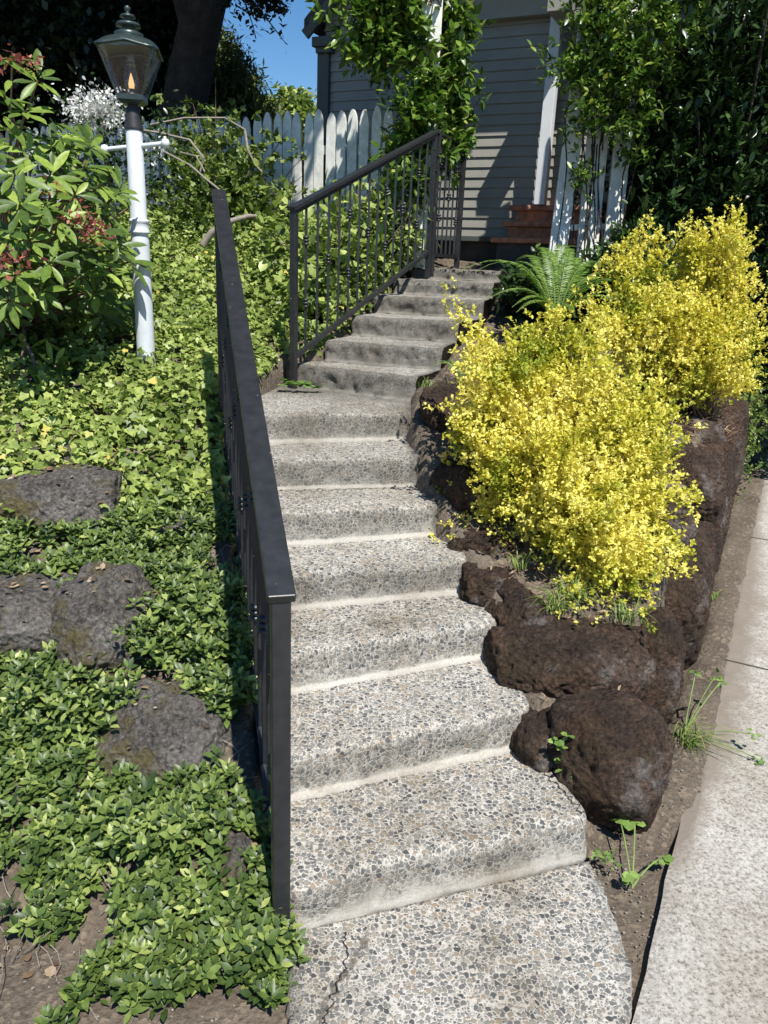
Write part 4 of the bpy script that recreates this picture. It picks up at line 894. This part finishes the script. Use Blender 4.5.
for pts, rr in [([(128, 128, 6.5), (160, 133, 6.5), (190, 140, 6.3), (204, 158, 6.2), (200, 172, 6.2)], .009), ([(165, 152, 6.2), (190, 165, 6.0), (205, 178, 5.9), (220, 190, 5.8)], .008), ([(245, 130, 6.3), (248, 150, 6.2), (256, 166, 6.2), (262, 172, 6.2)], .008), ([(205, 172, 6.1), (196, 156, 6.2), (180, 152, 6.2)], .006), ([(150, 125, 6.6), (185, 118, 6.6), (225, 118, 6.6), (246, 130, 6.3)], .008)]:
    m.tube(pxline(pts), rr, 5, False)
tag(m.build('bare_vine_stems', MAT['paletwig']), 'pale leafless twisting stems in front of the fence behind the lamp', 'stems')
m = MB(); m.tube(pxline([(203, 245, 5.2), (212, 232, 5.2), (228, 222, 5.2), (248, 216, 5.25), (256, 216, 5.3)]), [.024, .022, .018, .014, .010], 8); tag(m.build('fallen_branch', MAT['paletwig'], None, True), 'thick bare grey branch lying in the ivy behind the near railing', 'branch')

# arbor posts with vines
def plank(mb, a, b_, wdt, th): mb.beam(a, b_, wdt, th, up=(0, 1, 0))
ar = empty('arbor_post', (.24, 6.4, 1.6), 'pale arbor post wrapped in vine beside the top of the upper railing', 'arbor', 'arbor posts')
m = MB(); m.box((.195, 6.42, 3.0), .075, .06, 1.45); m.build('post', MAT['fence'], ar, bevel=.004)
tr_ = empty('arbor_trellis', tuple(aty(570, 245, 6.0)), 'leaning whitewashed board trellis with vines right of the brick steps', 'arbor')
for (pa, pb2, wd) in [((556, 262), (578, 100), .13), ((586, 262), (602, 90), .15), ((612, 240), (628, 90), .12)]:
    a = aty(*pa, 6.0); b_ = aty(*pb2, 6.05); d = b_-a; e = a+d*2.1; m = MB(); m.beam(a-d*.12, e, wd, .035, up=(0, 1, 0)); m.build('board', MAT['fence'], tr_, bevel=.004)
m = MB(); m.beam(aty(560, 228, 6.06), aty(622, 226, 6.06), .05, .04); m.build('crosspiece', MAT['fence'], tr_); 
m = MB(); m.beam(aty(575, 60, 6.12), aty(640, 60, 6.12), .05, .04); m.build('crosspiece', MAT['fence'], tr_)
tp = []
for (px, py, Yq, n_, sp) in [(375, 25, 6.3, 42, .13), (400, 50, 6.3, 40, .12), (365, 50, 6.35, 20, .10), (425, 100, 6.2, 16, .07), (415, 122, 6.2, 20, .08), (440, 50, 6.5, 24, .10), (452, 90, 6.6, 26, .09), (445, 150, 6.5, 26, .08), (400, 150, 6.2, 14, .08), (410, 185, 6.1, 14, .08), (435, 15, 6.5, 24, .1), (390, 5, 6.3, 30, .12), (460, 30, 6.6, 14, .06), (455, 120, 6.6, 14, .06), (425, 140, 6.3, 12, .06)]:
    tp.append(aty(px, py, Yq)+rng.normal(size=(n_, 3))*sp*[1, .8, 1])
bush('climbing_vine', 'leafy vine climbing the arbor post next to the railing', 'vine', [(.3, 6.4, 1.75), (.28, 6.35, 2.2), (.2, 6.3, 2.6), (.1, 6.3, 3.0), (-.1, 6.3, 3.2), (.3, 6.45, 2.9), (.35, 6.5, 2.5), (.2, 6.3, 3.4)], np.concatenate(tp), 'oval', MAT['vine'], .08, 22, .07, twr=.007, t0=.5, lift=.05, clump=5, droop=.3, rndf=lambda P: rng.random(len(P))*.96, group='vines on the arbor', near=True, every=5)
tp = []
for (px, py, Yq, n_, sp) in [(600, 30, 5.85, 40, .14), (585, 60, 5.8, 20, .09), (640, 40, 5.8, 50, .16), (585, 95, 5.75, 14, .07), (615, 75, 5.8, 24, .1), (640, 90, 5.8, 26, .1), (572, 130, 5.8, 5, .04), (600, 120, 5.8, 5, .05), (635, 130, 5.8, 20, .1), (570, 85, 5.8, 6, .04), (540, 76, 5.9, 2, .02), (600, 5, 5.9, 30, .12), (580, 180, 5.85, 6, .04), (665, 10, 5.8, 30, .15)]:
    tp.append(aty(px, py, Yq)+rng.normal(size=(n_, 3))*sp*[1, .7, 1])
bush('climbing_vine', 'lighter green vine hanging over the top of the board trellis', 'vine', [(1.3, 5.93, 1.9), (1.35, 5.93, 2.3), (1.4, 5.92, 2.6), (1.5, 5.9, 2.9), (1.3, 5.9, 3.0), (1.6, 5.9, 3.3), (1.8, 5.9, 3.0), (1.4, 5.9, 3.4)], np.concatenate(tp), 'oval', MAT['vine'], .05, 26, .07, twr=.007, t0=.5, lift=.1, clump=5, droop=.3, rndf=lambda P: rng.random(len(P))*.98, group='vines on the arbor', near=True, every=5)

m = MB()
for q in range(11):
    xa = rng.uniform(556, 622); xb = xa+rng.uniform(0, 34); ya = rng.uniform(235, 262)
    m.tube([aty(xa+(xb-xa)*t_+3*math.sin(t_*7+q), ya+(rng.uniform(60, 110)-ya)*t_, 5.93-.02*math.sin(t_*3)) for t_ in np.linspace(0, 1, 8)], .005, 4, False)
tag(m.build('bare_vine_stems', MAT['bark']), 'dark twining bare stems across the leaning white boards', 'stems')
# undergrowth left of the upper railing
tp = []
for (px, py, Yq, n_, sp) in [(330, 260, 5.6, 50, .16), (360, 240, 5.9, 50, .16), (310, 300, 5.0, 40, .12), (395, 220, 6.2, 40, .12), (340, 225, 6.1, 40, .16), (300, 250, 5.6, 40, .2), (415, 235, 6.3, 20, .08), (385, 190, 6.4, 25, .1)]:
    tp.append(aty(px, py, Yq)+rng.normal(size=(n_, 3))*sp)
bush('broadleaf_undergrowth', 'broad leaved green plants seen through the upper railing', 'shrub', [(-.4, 5.6, 1.2), (-.1, 6.1, 1.4), (-.6, 5.2, 1.1)], np.concatenate(tp), 'oval', MAT['ivy'], .075, 9, .09, twr=.005, t0=.5, lift=.15, wid=1.4, rndf=lambda P: rng.random(len(P))*.9)

# dark evergreens on the right
def crown_tips(c, rad, n_): return ell(c, rad, n_, .55, .35, -.9)
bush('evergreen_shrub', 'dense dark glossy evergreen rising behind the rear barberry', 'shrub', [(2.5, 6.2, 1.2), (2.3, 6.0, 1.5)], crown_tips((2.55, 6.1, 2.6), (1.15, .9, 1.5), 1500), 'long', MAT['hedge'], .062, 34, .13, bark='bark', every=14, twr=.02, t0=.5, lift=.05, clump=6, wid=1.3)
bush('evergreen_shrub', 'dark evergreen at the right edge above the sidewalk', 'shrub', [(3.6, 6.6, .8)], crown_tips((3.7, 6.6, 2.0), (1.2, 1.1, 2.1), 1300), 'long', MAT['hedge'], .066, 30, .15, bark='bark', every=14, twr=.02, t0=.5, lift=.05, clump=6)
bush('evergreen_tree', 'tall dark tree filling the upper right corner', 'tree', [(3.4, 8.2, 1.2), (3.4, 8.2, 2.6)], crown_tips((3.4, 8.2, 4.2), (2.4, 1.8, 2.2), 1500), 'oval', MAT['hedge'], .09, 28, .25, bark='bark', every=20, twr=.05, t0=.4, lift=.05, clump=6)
tips = []
for y_ in np.linspace(5.2, 8.2, 240):
    x_ = np.interp(y_, WY, WX); tips.append((x_+rng.uniform(-.25, .12), y_, rng.uniform(.05, .95)))
bush('trailing_hedge', 'low green hedge spilling over the wall onto the far sidewalk', 'hedge', [(2.6, 5.9, .9), (3.0, 6.8, .9), (3.5, 7.6, .9)], np.array(tips), 'oval', MAT['vinca'], .035, 60, .10, twr=.008, t0=.6, lift=.1, clump=6, droop=.3)
bush('broadleaf_shrub', 'small dark leafy shrub between the fern and the rear barberry', 'shrub', [(1.55, 5.1, 1.2)], crown_tips((1.55, 5.15, 1.45), (.45, .35, .4), 300), 'long', MAT['hedge'], .09, 16, .08, twr=.008, t0=.4)

bush('broadleaf_shrub', 'dark leafy plant between the top steps and the fern', 'shrub', [(.95, 5.4, 1.35)], crown_tips((.98, 5.45, 1.45), (.30, .45, .22), 200), 'oval', MAT['hedge'], .06, 16, .07, twr=.006, t0=.4)
bush('broadleaf_shrub', 'dark foliage at the foot of the leaning trellis', 'shrub', [(1.7, 5.6, 1.4)], crown_tips((1.75, 5.6, 1.65), (.45, .3, .35), 260), 'long', MAT['hedge'], .09, 16, .08, twr=.006, t0=.4)
# gravel crumbs
V = []; F = []
for q in range(500):
    if q < 320: y_ = rng.uniform(1.2, 2.4); x_ = np.interp(y_, WY, WX)+rng.normal()*.07+.02
    else: x_ = rng.uniform(-1.0, -.16); y_ = rng.uniform(1.22, 1.5)
    if y_ < 1.8 and q < 320: x_ = rng.uniform(.62, .78)
    sz = rng.uniform(.0015, .0045); p = rng.normal(size=(6, 3))*.15+np.array([(1, 0, 0), (-1, 0, 0), (0, 1, 0), (0, -1, 0), (0, 0, .8), (0, 0, -.8)]); n0 = len(V)
    V += [(x_+a[0]*sz, y_+a[1]*sz, max(float(ht(x_, y_)), -.03)+.006+a[2]*sz) for a in p]
    F += [tuple(n0+i for i in f) for f in [(0, 2, 4), (2, 1, 4), (1, 3, 4), (3, 0, 4), (2, 0, 5), (1, 2, 5), (3, 1, 5), (0, 3, 5)]]
tag(mesh('gravel', V, F, simple('pale_gravel', (.22, .19, .16), .9, .5, 40)), 'loose crumbs of gravel on the soil beside the lowest step', 'gravel', kind='stuff')
# trees behind the fence
def tree(name, label, base, h, tr0, crown, n_, per, mat, lk, ls, spread, lean=(0, 0), limbs=6, t0=.35, wid=1., gap=None):
    r = empty(name, tuple(base), label, 'tree'); base = np.array(base, float); top = base+np.array([lean[0], lean[1], h])
    m = MB(); t = np.linspace(0, 1, 12); pts = bez(base, (base+top)/2+np.array([lean[0]*-.2, 0, 0]), top, t)+rng.normal(size=(12, 3))*.04*[1, 1, 0]; m.tube(pts, tr0*(1-.7*t)*(1+.35*np.exp(-t*12)), 12)
    tips = []
    for (c, rad, k_) in crown: tips.append(crown_tips(c, rad, int(n_*k_)))
    tips = np.concatenate(tips)
    if gap is not None: tips = tips[gap(tips)]
    for q in range(limbs):
        tt = tips[rng.integers(len(tips))]; s = .45+.5*q/limbs; a = pts[int(s*11)]; m.tube(bez(a, (a+tt)/2+np.array([0, 0, .3]), a*.15+tt*.85, np.linspace(0, 1, 8)), np.linspace(tr0*.35, tr0*.06, 8), 7, False)
    m.build('trunk', MAT['bark'], r)
    P = []; D = []
    for c in tips:
        g_ = per; cen = c+rv(g_)*spread*rng.random(g_)[:, None]; dd = rv(g_)
        for q in range(5):
            P.append(cen+dd*ls*q*.45); D.append(nrmz(dd*.5+rv(g_)))
    P = np.concatenate(P); D = np.concatenate(D)
    if gap is not None: k_ = gap(P); P, D = P[k_], D[k_]
    leafobj('crown', lk, P, D, nrmz(rv(len(P))*.7+[0, 0, 1]), ls*(.6+.8*rng.random(len(P))), mat, r, wid=wid); return r
def seen(P):  # leave the patch of blue sky beside the house gable open
    Q = (P-np.array([0, 0, EYE]))@M; px = 384+FPX*Q[:, 0]/Q[:, 2]; py = 512+FPX*Q[:, 1]/Q[:, 2]
    return ~((Q[:, 2] > 0) & (px > 214+np.clip(py-20, 0, 60)*.9) & (px < 500) & (py > -60) & (py < 190))
tb = aty(165, 120, 9.2)
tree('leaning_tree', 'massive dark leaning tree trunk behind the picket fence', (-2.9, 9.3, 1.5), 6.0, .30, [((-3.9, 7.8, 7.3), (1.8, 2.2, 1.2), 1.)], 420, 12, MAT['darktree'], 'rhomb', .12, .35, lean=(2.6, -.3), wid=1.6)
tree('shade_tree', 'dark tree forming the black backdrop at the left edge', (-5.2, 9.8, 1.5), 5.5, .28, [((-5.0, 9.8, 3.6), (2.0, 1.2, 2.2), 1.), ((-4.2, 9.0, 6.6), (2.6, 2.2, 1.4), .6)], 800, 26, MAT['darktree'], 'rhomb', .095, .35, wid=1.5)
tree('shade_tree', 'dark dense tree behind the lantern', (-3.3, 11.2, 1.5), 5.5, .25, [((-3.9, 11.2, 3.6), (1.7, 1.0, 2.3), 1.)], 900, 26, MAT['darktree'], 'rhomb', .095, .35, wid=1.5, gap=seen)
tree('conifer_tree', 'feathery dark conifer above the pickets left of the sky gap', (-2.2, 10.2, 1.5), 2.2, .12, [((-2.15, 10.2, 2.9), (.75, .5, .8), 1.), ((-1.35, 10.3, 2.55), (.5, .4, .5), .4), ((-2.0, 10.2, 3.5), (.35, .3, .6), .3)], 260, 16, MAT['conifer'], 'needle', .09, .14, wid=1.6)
tree('distant_tree', 'sunlit small tree in the gap between conifer and house', (-3.2, 26, 1.5), 4.0, .2, [((-3.3, 26, 4.9), (1.6, 1.0, 1.5), 1.)], 250, 14, MAT['ivy'], 'rhomb', .16, .3, wid=1.6)
# unseen crown added to shade the house; then the bough in the sky
tree('unseen_shade_tree', 'tree out of view, its crown added overhead to shade the house front', (4.6, 9.6, 1.2), 6.5, .25, [((2.6, 7.5, 6.4), (2.4, 1.7, .9), 1.), ((-.2, 6.6, 6.3), (2.3, 1.45, .7), 2.2)], 420, 11, MAT['darktree'], 'rhomb', .11, .35, lean=(-1.2, -1.5), wid=1.6)
tp = []
for (px, py, n_, sp) in [(255, 8, 10, .10), (275, 12, 8, .08), (285, 20, 3, .05), (240, -8, 14, .15), (262, -15, 16, .15)]: tp.append(aty(px, py, 8.0)+rng.normal(size=(n_, 3))*sp)
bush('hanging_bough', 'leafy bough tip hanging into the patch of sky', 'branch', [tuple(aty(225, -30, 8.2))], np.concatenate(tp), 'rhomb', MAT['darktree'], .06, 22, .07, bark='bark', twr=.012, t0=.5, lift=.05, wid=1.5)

# ------------------------------------------------------------------ weeds
def tuft(label, c, n_, L, sp=.9, name='grass_tuft', cat='grass', mat='grass', out=(0, 0)):
    V = []; F = []; rd = []
    for q in range(n_):
        a = rng.uniform(0, 2*math.pi); l_ = L*rng.uniform(.4, 1.1); b0 = np.array(c)+np.array([rng.normal()*.02, rng.normal()*.02, 0]); d = np.array([math.cos(a)*sp+out[0], math.sin(a)*sp+out[1], 0])
        side = np.cross(nrmz(d[None, :])[0], zz)*.0022; h_ = rng.uniform(.4, 1.)
        for k_, t in enumerate(np.linspace(0, 1, 6)):
            p = b0+d*l_*t*(.35+.65*t)+zz*l_*h_*(t-.75*t*t)*1.3; w_ = side*(1-t)**.6; V += [p-w_, p+w_]
        s = len(V)-12; F += [(s+2*k_, s+2*k_+1, s+2*k_+3, s+2*k_+2) for k_ in range(5)]; rd += [rng.random()]*12
    o = mesh(name, V, F, MAT[mat], attrs={'rnd': rd}); tag(o, label, cat); return o
tuft('tall grass tuft growing at the wall foot over the sidewalk', atz(685, 745, 0.0), 60, .26, .5, out=(.25, -.25))
tuft('small grass tuft farther along the sidewalk wall', atz(712, 600, 0.0), 22, .16, .5, out=(.2, 0))
tuft('thin grass on the planter under the trailing barberry', (.62, 2.50, .45), 46, .26, .5, out=(0, -.1))
tuft('dry grass wisps at the right of the planter soil', (.86, 2.46, .44), 30, .2, .7)
tuft('wispy grass beside the bend of the steps', (.2, 4.1, .98), 26, .16, .4)
def weed(label, c, stems, ls=.03, kind='round', nl=5):
    r = empty('weed', tuple(c), label, 'weed', 'weeds in the cracks'); m = MB(); P = []; D = []; c = np.array(c)
    for e in stems:
        e = c+np.array(e); pts = bez(c, (c+e)/2+zz*.03, e, np.linspace(0, 1, 6)); m.tube(pts, .0022, 5, False)
        P.append(np.repeat(e[None, :], nl, 0)+rng.normal(size=(nl, 3))*.008); D.append(nrmz(rv(nl)*[1, 1, .35]))
    P = np.concatenate(P); D = np.concatenate(D)
    m.build('stems', MAT['greenstem'], r); leafobj('leaves', kind, P, D, nrmz(rv(len(P))*.3+[0, 0, 1]), ls*(.7+.6*rng.random(len(P))), MAT['clover'], r, wid=1.4)
tuft('ragged dry grass in front of the trailing end of the golden barberry', (.72, 2.58, .47), 60, .22, .7, out=(0, -.2))
tuft('few grass blades between the planter rocks near the third step', (.52, 2.74, .52), 26, .2, .5)
weed('pale broken weed with long stalk lying on the soil near the sidewalk joint', atz(632, 888, .0), [(.10, .09, .02), (.06, .20, .05), (.02, .22, .05), (.0, .01, .02)], .03)
weed('clover weed sprouting from a crack in the front planter rock', tuple(aty(558, 745, 2.02)), [(.03, -.03, .05), (0, -.03, .02), (.05, -.03, .04), (.01, -.04, -.03), (.02, -.04, -.06), (-.02, -.03, .03)], .022)
weed('tiny weed at the right end of the lowest step', atz(604, 864, .01), [(.01, .0, .03), (-.02, .01, .02), (.02, -.02, .02)], .018)
weed('leggy seeding weed leaning over the sidewalk by the grass tuft', atz(683, 735, .0), [(.16, .12, .16), (.1, .05, .22), (.2, -.1, .08), (.2, -.16, .02), (.05, .1, .2)], .02)
weed('leafy ivy shoot curling onto the landing at the second railing foot', (-.5, 4.28, .93), [(.05, -.08, .02), (.1, -.05, .01), (.0, -.1, .03), (-.06, -.06, .03)], .05, 'ivy', 4)
